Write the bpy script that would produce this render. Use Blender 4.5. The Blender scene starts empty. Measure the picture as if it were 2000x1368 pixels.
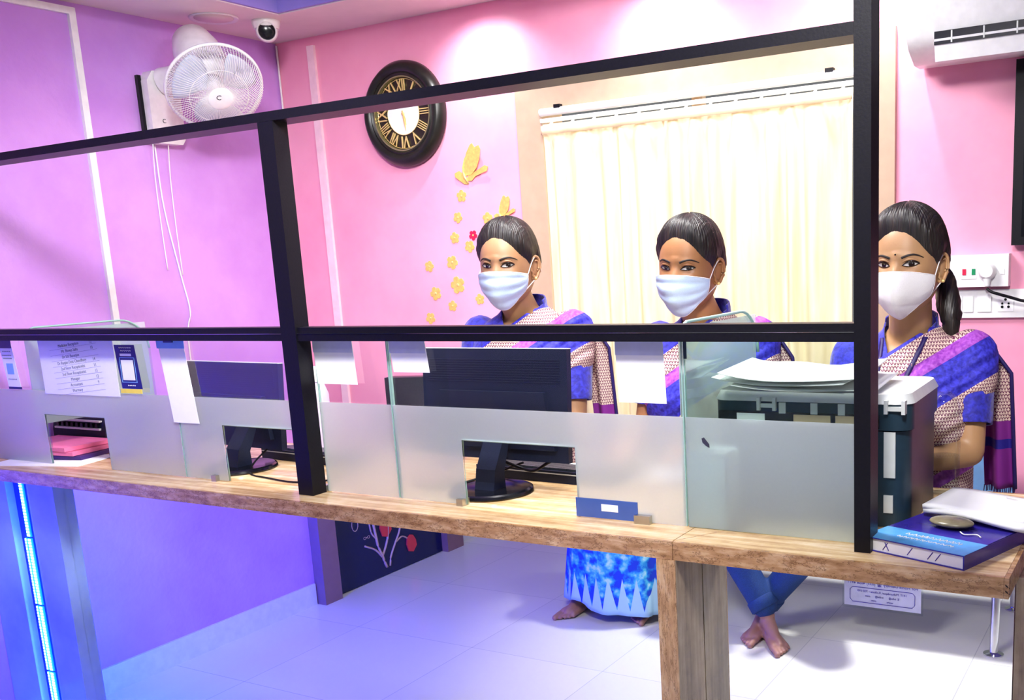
import bpy, bmesh, math, random
from mathutils import Vector, Matrix, noise
from mathutils.bvhtree import BVHTree
from math import sin, cos, pi, radians, sqrt, exp
random.seed(7)
scene = bpy.context.scene
C = bpy.context.collection

# ------------------------------------------------------------------ camera
cam_d = bpy.data.cameras.new('camera'); cam = bpy.data.objects.new('camera', cam_d); C.objects.link(cam)
ya, ti, ro = radians(29.0775), radians(78.6884), radians(-2.6351)
cam.matrix_world = Matrix.Translation((0, 0, 1.5)) @ Matrix.Rotation(ya, 4, 'Z') @ Matrix.Rotation(ti, 4, 'X') @ Matrix.Rotation(ro, 4, 'Z')
cam_d.sensor_width = 36; cam_d.lens = 1950.66 / 2000 * 36
cam_d.shift_x = (1000 - 1232.76) / 2000; cam_d.shift_y = (887.44 - 684) / 2000
cam_d.clip_start = 0.02
scene.camera = cam
# ------------------------------------------------------------------ world + exposure
w = bpy.data.worlds.new('world'); scene.world = w; w.use_nodes = True
w.node_tree.nodes['Background'].inputs[0].default_value = (0.95, 0.97, 1.0, 1)
w.node_tree.nodes['Background'].inputs[1].default_value = 0.14
scene.view_settings.view_transform = 'Standard'; scene.view_settings.look = 'None'
scene.view_settings.exposure = 0.42; scene.view_settings.gamma = 1

def area(name, loc, rot, size, power, col=(1, 1, 1), sy=None, spread=None):
    d = bpy.data.lights.new(name, 'AREA'); d.energy = power; d.color = col; d.size = size
    if sy: d.shape = 'RECTANGLE'; d.size_y = sy
    if spread: d.spread = spread
    o = bpy.data.objects.new(name, d); C.objects.link(o); o.location = loc; o.rotation_euler = rot
    return o
def spot(name, loc, target, power, ang, blend=.5, col=(1, 1, 1), r=.04):
    d = bpy.data.lights.new(name, 'SPOT'); d.energy = power; d.spot_size = ang; d.spot_blend = blend; d.color = col; d.shadow_soft_size = r
    o = bpy.data.objects.new(name, d); C.objects.link(o); o.location = loc
    o.rotation_euler = (Vector(target) - Vector(loc)).to_track_quat('-Z', 'Y').to_euler()
    return o
# daylight outside the window, added unseen fill lamps, wall washers, blue LED glow
area('daylight', (-1.5, 3.75, 1.5), (radians(-90), 0, 0), 1.3, 14, (1, .90, .70), 1.5)
area('room_panel_light', (-1.35, 2.1, 2.57), (0, 0, 0), .6, 30, (1, .98, .97))  # fill lamp added overhead to brighten the counter and staff
spot('track_spot_light', (-.35, .7, 2.5), (-1.2, 2.35, 1.35), 190, radians(70), .9, (1, .98, .97), .15)  # added spot, lights the women and post but not the low left wall
spot('track_spot_light', (-1.2, .9, 2.5), (-2.6, 2.4, 1.45), 200, radians(64), .9, (1, .98, .99), .15)  # second added spot, brightens the left wall
spot('bench_downlight', (-1.1, -.55, 2.57), (-1.1, -.2, 0), 330, radians(68), .7, (1, .99, .95), .12)  # added spot, brightens the mirrored floor and spares the left wall
for x in (-2.32, -1.57, -.83):
    spot('wall_washer_light', (x, 3.0, 2.415), (x, 3.2, 1.9), 15, radians(125), 1., (.97, .95, 1.0), .02)
area('led_glow', (-3.0, 1.68, .48), (radians(-90), 0, radians(-28)), .25, 34, (.003, .03, 1.0), .8)

# ------------------------------------------------------------------ materials
def srgb(r, g, b):
    f = lambda c: (c / 255 / 12.92) if c / 255 <= .04045 else ((c / 255 + .055) / 1.055) ** 2.4
    return (f(r), f(g), f(b), 1)
class NT:
    def __init__(s, name):
        s.m = bpy.data.materials.new(name); s.m.use_nodes = True; s.t = s.m.node_tree; s.n = s.t.nodes
        s.p = s.n['Principled BSDF']; s.out = s.n['Material Output']
    def new(s, ty, **k):
        n = s.n.new(ty)
        for a, v in k.items(): setattr(n, a, v)
        return n
    def link(s, a, b): s.t.links.new(a, b)
    def coord(s, scale=(1, 1, 1), rot=(0, 0, 0), kind='Object'):
        tc = s.new('ShaderNodeTexCoord'); mp = s.new('ShaderNodeMapping')
        mp.inputs['Scale'].default_value = scale; mp.inputs['Rotation'].default_value = rot
        s.link(tc.outputs[kind], mp.inputs[0]); return mp.outputs[0]
    def noise(s, vec, scale, detail=4, rough=.5):
        n = s.new('ShaderNodeTexNoise'); n.inputs['Scale'].default_value = scale; n.inputs['Detail'].default_value = detail
        n.inputs['Roughness'].default_value = rough; s.link(vec, n.inputs[0]); return n.outputs[0]
    def ramp(s, fac, stops, interp='LINEAR'):
        r = s.new('ShaderNodeValToRGB'); r.color_ramp.interpolation = interp; e = r.color_ramp.elements
        while len(e) < len(stops): e.new(.5)
        for i, (p, c) in enumerate(stops): e[i].position = p; e[i].color = c
        s.link(fac, r.inputs[0]); return r.outputs[0]
    def bump(s, h, strength=.2, dist=.01):
        b = s.new('ShaderNodeBump'); b.inputs['Strength'].default_value = strength; b.inputs['Distance'].default_value = dist
        s.link(h, b.inputs['Height']); s.link(b.outputs[0], s.p.inputs['Normal'])
    def mix(s, fac, a, b):
        m = s.new('ShaderNodeMix', data_type='RGBA')
        s.sock(fac, m.inputs[0]); s.sock(a, m.inputs[6]); s.sock(b, m.inputs[7]); return m.outputs[2]
    def sock(s, v, i):
        if isinstance(v, bpy.types.NodeSocket): s.link(v, i)
        else: i.default_value = v
    def math(s, op, a, b=0.0):
        m = s.new('ShaderNodeMath', operation=op); s.sock(a, m.inputs[0]); s.sock(b, m.inputs[1]); return m.outputs[0]
def pm(name, col, rough=.5, metal=0, nscale=30, amt=.06, bump=0, emis=None, es=0, coat=0, spec=.5, bd=.002):
    """principled material with a little procedural variation"""
    t = NT(name); v = t.coord(); n = t.noise(v, nscale)
    c = srgb(*col); d = tuple(max(0, x * (1 - amt)) for x in c[:3]) + (1,); e = tuple(min(1, x * (1 + amt)) for x in c[:3]) + (1,)
    t.link(t.ramp(n, [(.3, d), (.7, e)]), t.p.inputs['Base Color'])
    t.p.inputs['Roughness'].default_value = rough; t.p.inputs['Metallic'].default_value = metal
    t.p.inputs['Specular IOR Level'].default_value = spec
    if coat: t.p.inputs['Coat Weight'].default_value = coat
    if bump: t.bump(n, bump, bd)
    if emis: t.p.inputs['Emission Color'].default_value = srgb(*emis); t.p.inputs['Emission Strength'].default_value = es
    return t.m
M = {}
def wallmat(name, col, rough, bump, col2=None, spec=.5):
    t = NT(name); v = t.coord(); a = t.noise(v, 2.2, 5, .6); b = t.noise(v, 45, 4)
    c2 = col2 or tuple(int(x * .93) for x in col)
    t.link(t.ramp(a, [(.35, srgb(*c2)), (.65, srgb(*col))]), t.p.inputs['Base Color'])
    t.p.inputs['Roughness'].default_value = rough; t.p.inputs['Specular IOR Level'].default_value = spec
    h = t.math('ADD', t.math('MULTIPLY', a, 2.0), t.math('MULTIPLY', b, .35)); t.bump(h, bump, .01); return t.m
M['wall_left'] = wallmat('lilac_paint', (210, 158, 234), .24, .30, (196, 138, 224), .75)
M['wall_back'] = wallmat('pink_paint', (248, 170, 196), .42, .10, (242, 154, 184))
M['ceiling'] = wallmat('ceiling_paint', (240, 226, 222), .7, .03)
M['tray'] = wallmat('lilac_ceiling_paint', (160, 145, 225), .6, .03)  # purple cove light put into the tray's colour
M['base'] = pm('skirting_tile', (225, 225, 235), .25)
M['black'] = pm('black_powder_coat', (14, 13, 20), .42, 0, 200, .2, .1, spec=.22)
M['blackpl'] = pm('black_plastic', (24, 30, 50), .45, 0, 300, .15, .05, spec=.25)
M['blackgloss'] = pm('black_gloss_plastic', (14, 15, 22), .18)
M['teal'] = pm('slate_plastic', (30, 50, 64), .35, 0, 60, .08, spec=.4)
M['greypl'] = pm('pale_grey_plastic', (205, 208, 205), .35)
M['whitepl'] = pm('white_plastic', (240, 240, 238), .3)
M['paper'] = pm('white_paper', (246, 246, 246), .75, 0, 12, .02)
M['ink'] = pm('dark_ink', (40, 40, 60), .7)
M['greyink'] = pm('grey_ink', (130, 130, 140), .7)
M['blueink'] = pm('blue_ink', (60, 40, 150), .7)
M['navy'] = pm('navy_card', (18, 30, 92), .35)
M['yellow'] = pm('yellow_card', (250, 225, 60), .5)
M['red'] = pm('red_plastic', (205, 30, 70), .35)
M['green'] = pm('green_plastic', (20, 140, 90), .35)
M['pinkfile'] = pm('pink_folder', (240, 120, 165), .5)
M['purplefile'] = pm('purple_folder', (60, 30, 110), .5)
M['bluecover'] = pm('sky_blue_cover', (90, 165, 225), .25, 0, 18, .25)
M['violetcover'] = pm('violet_cover', (50, 40, 150), .25, 0, 8, .4)
M['steel'] = pm('brushed_steel', (190, 188, 180), .3, 1)
M['chrome'] = pm('chrome', (225, 225, 230), .08, 1)
M['goldm'] = pm('gold_foil', (240, 205, 110), .32, .35, 90, .15, .1)
M['gold'] = pm('gold_metal', (244, 216, 140), .3, .45)
M['framewood'] = pm('beige_frame_paint', (184, 156, 132), .5, 0, 20, .05)
M['doorframe'] = pm('brown_frame_paint', (140, 105, 110), .5, 0, 20, .05)
M['doorleaf'] = pm('midnight_door_paint', (10, 20, 70), .2)
M['petal'] = pm('red_petal', (225, 60, 70), .5)
M['stem'] = pm('silver_branch', (200, 165, 160), .4)
M['lightblue'] = pm('light_blue_plastic', (130, 185, 235), .4)
M['leather'] = pm('black_leatherette', (40, 46, 48), .4, 0, 120, .15, .3)
M['benchm'] = pm('grey_steel_seat', (150, 155, 160), .35, .7)
M['hair'] = pm('hair', (22, 17, 17), .42, 0, 40, .4, .5)
def hairmat():
    t = NT('dark_combed_hair'); v = t.coord((260, 14, 14)); n = t.noise(v, 1., 3); w_ = t.noise(t.coord((40, 6, 6)), 1., 2)
    t.link(t.ramp(n, [(.3, srgb(12, 9, 9)), (.6, srgb(34, 26, 24)), (.8, srgb(70, 54, 46))]), t.p.inputs['Base Color']); t.p.inputs['Roughness'].default_value = .45
    t.bump(t.math('ADD', n, w_), .8, .003); return t.m
M['hair'] = hairmat()
M['brow'] = pm('eyebrow_hair', (38, 26, 22), .7)
M['iris'] = pm('iris', (30, 16, 12), .1)
M['sclera'] = pm('eye_white', (228, 222, 218), .2)
M['maskblue'] = pm('pale_blue_mask', (196, 218, 244), .8, 0, 500, .05, .2)
M['maskwhite'] = pm('white_mask', (240, 236, 236), .8, 0, 500, .03, .2)
M['lanyard'] = pm('indigo_ribbon', (38, 22, 92), .5)
M['denim'] = pm('denim', (22, 58, 120), .8, 0, 400, .3, .3)
M['led'] = pm('led_lens', (190, 255, 250), .3, emis=(150, 235, 255), es=3)
M['ledbase'] = pm('led_backing', (40, 190, 215), .4, emis=(20, 150, 230), es=.8)
M['lamp'] = pm('lamp_diffuser', (255, 255, 255), .4, emis=(255, 252, 248), es=6)
M['clockdark'] = pm('bronze_dial', (48, 40, 36), .35, .4)
M['clockrim'] = pm('antique_black_rim', (30, 30, 25), .34, .2, 30, .3)
M['ringgold'] = pm('olive_gold_ring', (168, 165, 120), .3, .8)
M['bluelabel'] = pm('blue_label', (62, 92, 165), .3)
M['fanblade'] = pm('translucent_grey_blade', (205, 212, 228), .25)
M['shell'] = pm('mottled_stone', (150, 140, 110), .25, 0, 14, .6)
def skinmat(name, col):
    t = NT(name); v = t.coord(); n = t.noise(v, 14, 5); k = t.noise(v, 260, 3)
    c = srgb(*col); t.link(t.ramp(n, [(.3, tuple(x * .9 for x in c[:3]) + (1,)), (.7, tuple(min(1, x * 1.06) for x in c[:3]) + (1,))]), t.p.inputs['Base Color'])
    t.p.inputs['Roughness'].default_value = .45; t.p.inputs['Subsurface Weight'].default_value = .12
    t.p.inputs['Subsurface Radius'].default_value = (.01, .004, .002); t.p.inputs['Subsurface Scale'].default_value = 1
    t.bump(k, .12, .001); return t.m
M['skin1'] = skinmat('skin_light_brown', (170, 126, 90))
M['skin2'] = skinmat('skin_brown', (172, 120, 78))
M['skin3'] = skinmat('skin_warm_brown', (186, 142, 100))
M['skin4'] = skinmat('skin_deep_brown', (176, 128, 118))
def clothblue():
    t = NT('royal_blue_cotton'); v = t.coord(); n = t.noise(v, 90, 3); a = t.noise(v, 9, 3)
    t.link(t.ramp(n, [(.35, srgb(26, 22, 138)), (.65, srgb(46, 46, 196))]), t.p.inputs['Base Color'])
    t.p.inputs['Roughness'].default_value = .7; t.p.inputs['Sheen Weight'].default_value = .3
    t.bump(t.math('ADD', t.math('MULTIPLY', a, 5.), n), .35, .006); return t.m
M['blouse'] = clothblue()
def print_nodes(t):
    """cream cloth with small maroon-violet triangle print"""
    tc = t.new('ShaderNodeTexCoord'); sp = t.new('ShaderNodeSeparateXYZ'); t.link(tc.outputs['Object'], sp.inputs[0])
    S = 125.
    h = t.math('ADD', sp.outputs[0], t.math('MULTIPLY', sp.outputs[1], .6))
    row = t.math('MULTIPLY', sp.outputs[2], S); rf = t.math('FLOOR', row); fz = t.math('FRACT', row)
    sh = t.math('MULTIPLY', t.math('MODULO', rf, 2.), .5)
    fx = t.math('FRACT', t.math('ADD', t.math('MULTIPLY', h, S), sh))
    tri = t.math('ABSOLUTE', t.math('SUBTRACT', fx, .5))           # 0 centre .. .5
    edge = t.math('MULTIPLY', fz, .48)
    d = t.math('ABSOLUTE', t.math('SUBTRACT', tri, edge))
    m = t.math('MULTIPLY', t.math('LESS_THAN', d, .15), t.math('LESS_THAN', fz, .8))
    return t.mix(m, srgb(232, 208, 192), srgb(112, 34, 78)), tc, sp
def sarimat(name, sh):
    t = NT(name); col, tc, sp = print_nodes(t)
    al = radians(34)
    u = t.math('SUBTRACT', t.math('MULTIPLY', t.math('SUBTRACT', sp.outputs[0], .06), sin(al)), t.math('MULTIPLY', t.math('SUBTRACT', sp.outputs[2], sh + .065), cos(al)))
    us = t.math('MULTIPLY', u, 2.5)
    k = 2.5
    sel = t.ramp(us, [(0, (0, 0, 1, 1)), (.006 * k, (1, 0, 0, 1)), (.058 * k, (0, 1, 0, 1)), (.088 * k, (0, 0, 1, 1)), (.170 * k, (1, 0, 0, 1)), (.30 * k, (0, 1, 0, 1)), (.33 * k, (1, 0, 0, 1))], 'CONSTANT')
    sc = t.new('ShaderNodeSeparateColor'); t.link(sel, sc.inputs[0])
    n = t.noise(tc.outputs['Object'], 110, 3); fold = t.noise(t.coord((1, 1, 1), (0, radians(34), 0)), 16, 2)
    blue = t.ramp(n, [(.35, srgb(30, 24, 150)), (.65, srgb(60, 58, 210))]); vio = t.ramp(n, [(.35, srgb(150, 50, 185)), (.65, srgb(196, 100, 218))])
    c = t.mix(sc.outputs[2], col, blue); c = t.mix(sc.outputs[1], c, vio)
    t.link(c, t.p.inputs['Base Color']); t.p.inputs['Roughness'].default_value = .7
    w_ = t.new('ShaderNodeTexWave'); w_.inputs['Scale'].default_value = 9; w_.inputs['Distortion'].default_value = 3
    t.link(t.coord((1, .2, 1), (0, radians(-56), 0)), w_.inputs[0])
    t.bump(w_.outputs[1], .35, .008); return t.m
def pallumat():
    t = NT('cream_print_pallu'); col, tc, sp = print_nodes(t)
    z = t.math('MULTIPLY', t.math('SUBTRACT', 1.15, sp.outputs[2]), 2.5)
    sel = t.ramp(z, [(0, (1, 0, 0, 1)), (.20, (0, 1, 0, 1)), (.315, (0, 0, 1, 1)), (.375, (0, 1, 0, 1))], 'CONSTANT')
    sc = t.new('ShaderNodeSeparateColor'); t.link(sel, sc.inputs[0])
    c = t.mix(sc.outputs[2], col, srgb(36, 26, 140)); c = t.mix(sc.outputs[1], c, srgb(130, 34, 140))
    t.link(c, t.p.inputs['Base Color']); t.p.inputs['Roughness'].default_value = .7; return t.m
M['pallu'] = pallumat()
def batik():
    t = NT('blue_batik_cotton'); v = t.coord(); tc = t.new('ShaderNodeTexCoord'); sp = t.new('ShaderNodeSeparateXYZ'); t.link(tc.outputs['Object'], sp.inputs[0])
    n = t.noise(v, 22, 3)
    base = t.ramp(n, [(.42, srgb(10, 60, 205)), (.50, srgb(10, 130, 225)), (.58, srgb(80, 195, 240)), (.68, srgb(190, 235, 250))], 'LINEAR')
    fx = t.math('FRACT', t.math('MULTIPLY', sp.outputs[0], 17.)); tri = t.math('ABSOLUTE', t.math('SUBTRACT', fx, .5))
    zz = t.math('MULTIPLY', t.math('SUBTRACT', .20, sp.outputs[2]), 3.6)
    m = t.math('MULTIPLY', t.math('LESS_THAN', tri, zz), t.math('LESS_THAN', sp.outputs[2], .2))
    c = t.mix(m, base, srgb(180, 225, 245)); t.link(c, t.p.inputs['Base Color']); t.p.inputs['Roughness'].default_value = .7; return t.m
M['batik'] = batik()
def travertine(name, a, b, c, sc, veins=.0):
    t = NT(name); v = t.coord(sc); n = t.noise(v, 3, 8, .62); k = t.noise(t.coord((6, 6, 6)), 4, 6, .7)
    f = t.math('ADD', t.math('MULTIPLY', n, .75), t.math('MULTIPLY', k, .25))
    col = t.ramp(f, [(.34, srgb(*a)), (.5, srgb(*b)), (.64, srgb(*c))])
    if veins:
        wv = t.noise(t.coord((sc[0] * 2, sc[1], sc[2])), 1.6, 10, .75); band = t.math('LESS_THAN', t.math('ABSOLUTE', t.math('SUBTRACT', wv, .5)), .006 * veins)
        col = t.mix(band, col, srgb(96, 62, 40))
    t.link(col, t.p.inputs['Base Color']); t.p.inputs['Roughness'].default_value = .22; return t.m
M['trav'] = travertine('travertine_top', (178, 138, 92), (222, 188, 138), (244, 222, 182), (1.2, 16, 16))
M['travedge'] = travertine('travertine_edge', (140, 98, 60), (186, 142, 96), (216, 180, 138), (5, 22, 22), 1.3)
M['travleg'] = travertine('travertine_leg_face', (168, 126, 84), (200, 158, 112), (218, 184, 144), (22, 22, 5), 1.3)
M['walnut'] = travertine('grey_brown_laminate', (112, 90, 76), (158, 136, 112), (186, 166, 140), (16, 16, 1.2))
def floormat():
    t = NT('white_vitrified_tile'); br = t.new('ShaderNodeTexBrick'); t.link(t.coord((1, 1, 1), (0, 0, 0)), br.inputs[0])
    br.offset = 0; br.inputs['Scale'].default_value = 1; br.inputs['Brick Width'].default_value = .6; br.inputs['Row Height'].default_value = .6
    br.inputs['Mortar Size'].default_value = .0016; br.inputs['Color1'].default_value = srgb(232, 230, 226); br.inputs['Color2'].default_value = srgb(226, 225, 222); br.inputs['Mortar'].default_value = srgb(196, 196, 200)
    t.link(br.outputs[0], t.p.inputs['Base Color']); t.p.inputs['Roughness'].default_value = .14; return t.m
M['floor'] = floormat()
def mirror():
    t = NT('mirror_glass'); n = t.noise(t.coord(), 2.); t.link(t.ramp(n, [(0, (.9, .92, .93, 1)), (1, (.92, .94, .95, 1))]), t.p.inputs['Base Color'])
    t.p.inputs['Metallic'].default_value = 1; t.p.inputs['Roughness'].default_value = .004; return t.m
M['mirror'] = mirror()
def clearglass(name, tint, refl=1.45):
    t = NT(name); t.n.remove(t.p); tr = t.new('ShaderNodeBsdfTransparent'); tr.inputs[0].default_value = tint
    gl = t.new('ShaderNodeBsdfGlossy'); gl.inputs['Roughness'].default_value = .02; fr = t.new('ShaderNodeFresnel'); fr.inputs[0].default_value = refl
    n = t.noise(t.coord(), 4); t.link(t.ramp(n, [(0, (.95, .97, .97, 1)), (1, (1, 1, 1, 1))]), gl.inputs[0])
    mx = t.new('ShaderNodeMixShader'); t.link(t.math('MULTIPLY', fr.outputs[0], .16), mx.inputs[0]); t.link(tr.outputs[0], mx.inputs[1]); t.link(gl.outputs[0], mx.inputs[2]); t.link(mx.outputs[0], t.out.inputs[0]); return t.m
M['glass'] = clearglass('clear_glass', (.985, .992, .99, 1))
M['glassgreen'] = clearglass('greenish_glass', (.86, .93, .90, 1))
M['glassedge'] = pm('polished_glass_edge', (150, 185, 178), .15)
M['plasticfilm'] = clearglass('clear_plastic', (.90, .92, .93, 1))
def frost():
    t = NT('frosted_film'); t.n.remove(t.p)
    g = t.new('ShaderNodeBsdfGlass'); g.inputs['Roughness'].default_value = .3; g.inputs['IOR'].default_value = 1.3; g.inputs['Color'].default_value = (.93, .96, .97, 1)
    d = t.new('ShaderNodeBsdfTranslucent'); d.inputs[0].default_value = (.90, .94, .95, 1)
    f = t.new('ShaderNodeBsdfDiffuse'); n = t.noise(t.coord(), 300, 2); t.link(t.ramp(n, [(.3, (.62, .67, .69, 1)), (.7, (.68, .73, .75, 1))]), f.inputs[0])
    m1 = t.new('ShaderNodeMixShader'); m1.inputs[0].default_value = .5; t.link(d.outputs[0], m1.inputs[1]); t.link(f.outputs[0], m1.inputs[2])
    m2 = t.new('ShaderNodeMixShader'); m2.inputs[0].default_value = .42; t.link(g.outputs[0], m2.inputs[1]); t.link(m1.outputs[0], m2.inputs[2]); t.link(m2.outputs[0], t.out.inputs[0]); return t.m
M['frost'] = frost()
def curtainmat():
    t = NT('cream_curtain'); t.n.remove(t.p)
    n = t.noise(t.coord((1, 1, .1)), 40, 3); col = t.ramp(n, [(.3, srgb(240, 229, 202)), (.7, srgb(252, 244, 226))])
    d = t.new('ShaderNodeBsdfDiffuse'); tr = t.new('ShaderNodeBsdfTranslucent'); t.link(col, d.inputs[0]); t.link(col, tr.inputs[0])
    m = t.new('ShaderNodeMixShader'); m.inputs[0].default_value = .5; t.link(d.outputs[0], m.inputs[1]); t.link(tr.outputs[0], m.inputs[2]); t.link(m.outputs[0], t.out.inputs[0]); return t.m
M['curtain'] = curtainmat()
M['onyx'] = pm('glossy_blue_onyx', (150, 178, 232), .12, 0, 3, .35, spec=.6)
M['onyxch'] = pm('blue_channel_lining', (20, 40, 190), .3)

# ------------------------------------------------------------------ mesh helpers
def finish(name, bm, mat, parent=None, smooth=False, bevel=0, segs=2, autosm=None):
    me = bpy.data.meshes.new(name)
    if bevel:
        es = [e for e in bm.edges if len(e.link_faces) == 2 and e.calc_face_angle(0) > .6]
        bmesh.ops.bevel(bm, geom=es, offset=bevel, segments=segs, affect='EDGES', profile=.6, clamp_overlap=True)
    bmesh.ops.recalc_face_normals(bm, faces=bm.faces)
    bm.to_mesh(me); bm.free(); o = bpy.data.objects.new(name, me); C.objects.link(o)
    me.materials.append(M[mat] if isinstance(mat, str) else mat)
    if smooth:
        me.polygons.foreach_set('use_smooth', [True] * len(me.polygons))
        if autosm: me.set_sharp_from_angle(angle=radians(autosm))
    if parent: o.parent = parent
    return o
def tag(o, label, cat, group=None, kind=None):
    o['label'] = label; o['category'] = cat
    if group: o['group'] = group
    if kind: o['kind'] = kind
    return o
def empty(name, label, cat, loc=(0, 0, 0), rz=0, group=None):
    o = bpy.data.objects.new(name, None); C.objects.link(o); o.location = loc; o.rotation_euler = (0, 0, rz); o.empty_display_size = .05
    return tag(o, label, cat, group)
def struct(o): o['kind'] = 'structure'; return o
def box(bm, x0, x1, y0, y1, z0, z1, mat=None):
    vs = [bm.verts.new((x, y, z)) for x in (x0, x1) for y in (y0, y1) for z in (z0, z1)]
    if mat: 
        for v in vs: v.co = mat @ v.co
    for f in ((0, 1, 3, 2), (4, 6, 7, 5), (0, 4, 5, 1), (2, 3, 7, 6), (0, 2, 6, 4), (1, 5, 7, 3)): bm.faces.new([vs[i] for i in f])
    return vs
def bx(name, b, mat, parent=None, bevel=0, **k):
    bm = bmesh.new(); box(bm, *b); return finish(name, bm, mat, parent, bevel=bevel, **k)
def prism(bm, pts, axis, a, b, T=None):
    """extrude a 2-D outline along an axis (0,1,2) from a to b"""
    def P(p, h):
        q = [0, 0, 0]; o = [i for i in range(3) if i != axis]; q[o[0]] = p[0]; q[o[1]] = p[1]; q[axis] = h
        v = Vector(q); return T @ v if T else v
    A = [bm.verts.new(P(p, a)) for p in pts]; B = [bm.verts.new(P(p, b)) for p in pts]
    bm.faces.new(A[::-1]); bm.faces.new(B); n = len(pts)
    for i in range(n): bm.faces.new((A[i], A[(i + 1) % n], B[(i + 1) % n], B[i]))
def frame_of(d):
    d = Vector(d).normalized(); up = Vector((0, 0, 1)) if abs(d.z) < .95 else Vector((1, 0, 0))
    s = d.cross(up).normalized(); return s, s.cross(d).normalized(), d
def tube(bm, pts, r, seg=8, cap=True, closed=False):
    pts = [Vector(p) for p in pts]; n = len(pts); R = r if isinstance(r, (list, tuple)) else [r] * n; rings = []
    for i, p in enumerate(pts):
        if closed: d = pts[(i + 1) % n] - pts[i - 1]
        else: d = pts[min(i + 1, n - 1)] - pts[max(i - 1, 0)]
        s, u, _ = frame_of(d); rings.append([bm.verts.new(p + (s * cos(2 * pi * k / seg) + u * sin(2 * pi * k / seg)) * R[i]) for k in range(seg)])
    for i in range(n if closed else n - 1):
        a, b = rings[i], rings[(i + 1) % n]
        for k in range(seg): bm.faces.new((a[k], a[(k + 1) % seg], b[(k + 1) % seg], b[k]))
    if cap and not closed: bm.faces.new(rings[0][::-1]); bm.faces.new(rings[-1])
def lathe(bm, prof, T=Matrix(), seg=48, ax=2):
    """profile (r, h) around local z, transformed by T"""
    rings = []
    for r, h in prof:
        if r < 1e-6: rings.append([bm.verts.new(T @ Vector((0, 0, h)))])
        else: rings.append([bm.verts.new(T @ Vector((r * cos(2 * pi * k / seg), r * sin(2 * pi * k / seg), h))) for k in range(seg)])
    for a, b in zip(rings, rings[1:]):
        for k in range(seg):
            k2 = (k + 1) % seg
            if len(a) == 1 and len(b) == 1: continue
            if len(a) == 1: bm.faces.new((a[0], b[k2], b[k]))
            elif len(b) == 1: bm.faces.new((a[k], a[k2], b[0]))
            else: bm.faces.new((a[k], a[k2], b[k2], b[k]))
def curve_pts(ctrl, n=24):
    """Catmull-Rom through control points"""
    P = [Vector(c) for c in ctrl]; P = [P[0] * 2 - P[1]] + P + [P[-1] * 2 - P[-2]]; out = []
    m = len(P) - 3
    for j in range(n + 1):
        t = j / n * m; i = min(int(t), m - 1); f = t - i; a, b, c, d = P[i:i + 4]
        out.append(.5 * ((2 * b) + (c - a) * f + (2 * a - 5 * b + 4 * c - d) * f * f + (3 * b - a - 3 * c + d) * f ** 3))
    return out
def text_into(bm, s, size, T, depth=.0006, align='CENTER', sx=1.):
    cu = bpy.data.curves.new('t', 'FONT'); cu.body = s; cu.size = size; cu.extrude = depth / 2; cu.align_x = align; cu.align_y = 'CENTER'; cu.resolution_u = 2
    o = bpy.data.objects.new('t', cu); C.objects.link(o); dg = bpy.context.evaluated_depsgraph_get(); me = bpy.data.meshes.new_from_object(o.evaluated_get(dg))
    me.transform(T @ Matrix.Diagonal((sx, 1, 1, 1))); bm.from_mesh(me); bpy.data.objects.remove(o); bpy.data.curves.remove(cu); bpy.data.meshes.remove(me)
def faceT(x, y, z, roll=0):      # text plane facing the camera side (-Y): local x -> +X, local y -> +Z
    return Matrix.Translation((x, y, z)) @ Matrix.Rotation(pi / 2, 4, 'X') @ Matrix.Rotation(roll, 4, 'Z')
def remeshed(bm, voxel, smooth=4, factor=.5):
    me = bpy.data.meshes.new('r'); bm.to_mesh(me); bm.free(); o = bpy.data.objects.new('r', me); C.objects.link(o)
    m = o.modifiers.new('r', 'REMESH'); m.mode = 'VOXEL'; m.voxel_size = voxel
    s = o.modifiers.new('s', 'SMOOTH'); s.iterations = smooth; s.factor = factor
    dg = bpy.context.evaluated_depsgraph_get(); out = bpy.data.meshes.new_from_object(o.evaluated_get(dg)); bpy.data.objects.remove(o); bpy.data.meshes.remove(me)
    b = bmesh.new(); b.from_mesh(out); bpy.data.meshes.remove(out); return b
def limb(bm, pts, seg=16):
    """tapered capsule chain: [(point, radius), ...]"""
    for (p, r) in pts: bmesh.ops.create_icosphere(bm, subdivisions=2, radius=r, matrix=Matrix.Translation(p))
    for (p, r), (q, s) in zip(pts, pts[1:]): tube(bm, [p, q], [r, s], seg)
def loft(bm, rings, seg=36, e=2.4):
    """rings: (cx, cy, z, halfwidth, halfdepth)"""
    R = []
    for cx, cy, z, a, b in rings:
        L = []
        for k in range(seg):
            t = 2 * pi * k / seg; c, s = cos(t), sin(t)
            L.append(bm.verts.new((cx + a * math.copysign(abs(c) ** (2 / e), c), cy + b * math.copysign(abs(s) ** (2 / e), s), z)))
        R.append(L)
    for a, b in zip(R, R[1:]):
        for k in range(seg): bm.faces.new((a[k], a[(k + 1) % seg], b[(k + 1) % seg], b[k]))
    bm.faces.new(R[0][::-1]); bm.faces.new(R[-1])

# ------------------------------------------------------------------ setting
XL, YB, ZC = -3.395, 3.205, 2.43
struct(bx('floor', (-3.6, 1.6, -3.2, 3.4, -.1, 0), 'floor'))
def grid_wall(name, pts, mat):
    bm = bmesh.new(); bm.faces.new([bm.verts.new(p) for p in pts]); return bm
struct(bx('wall_left', (XL - .12, XL, -3.2, 3.33, 0, 2.75), 'wall_left'))
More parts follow.
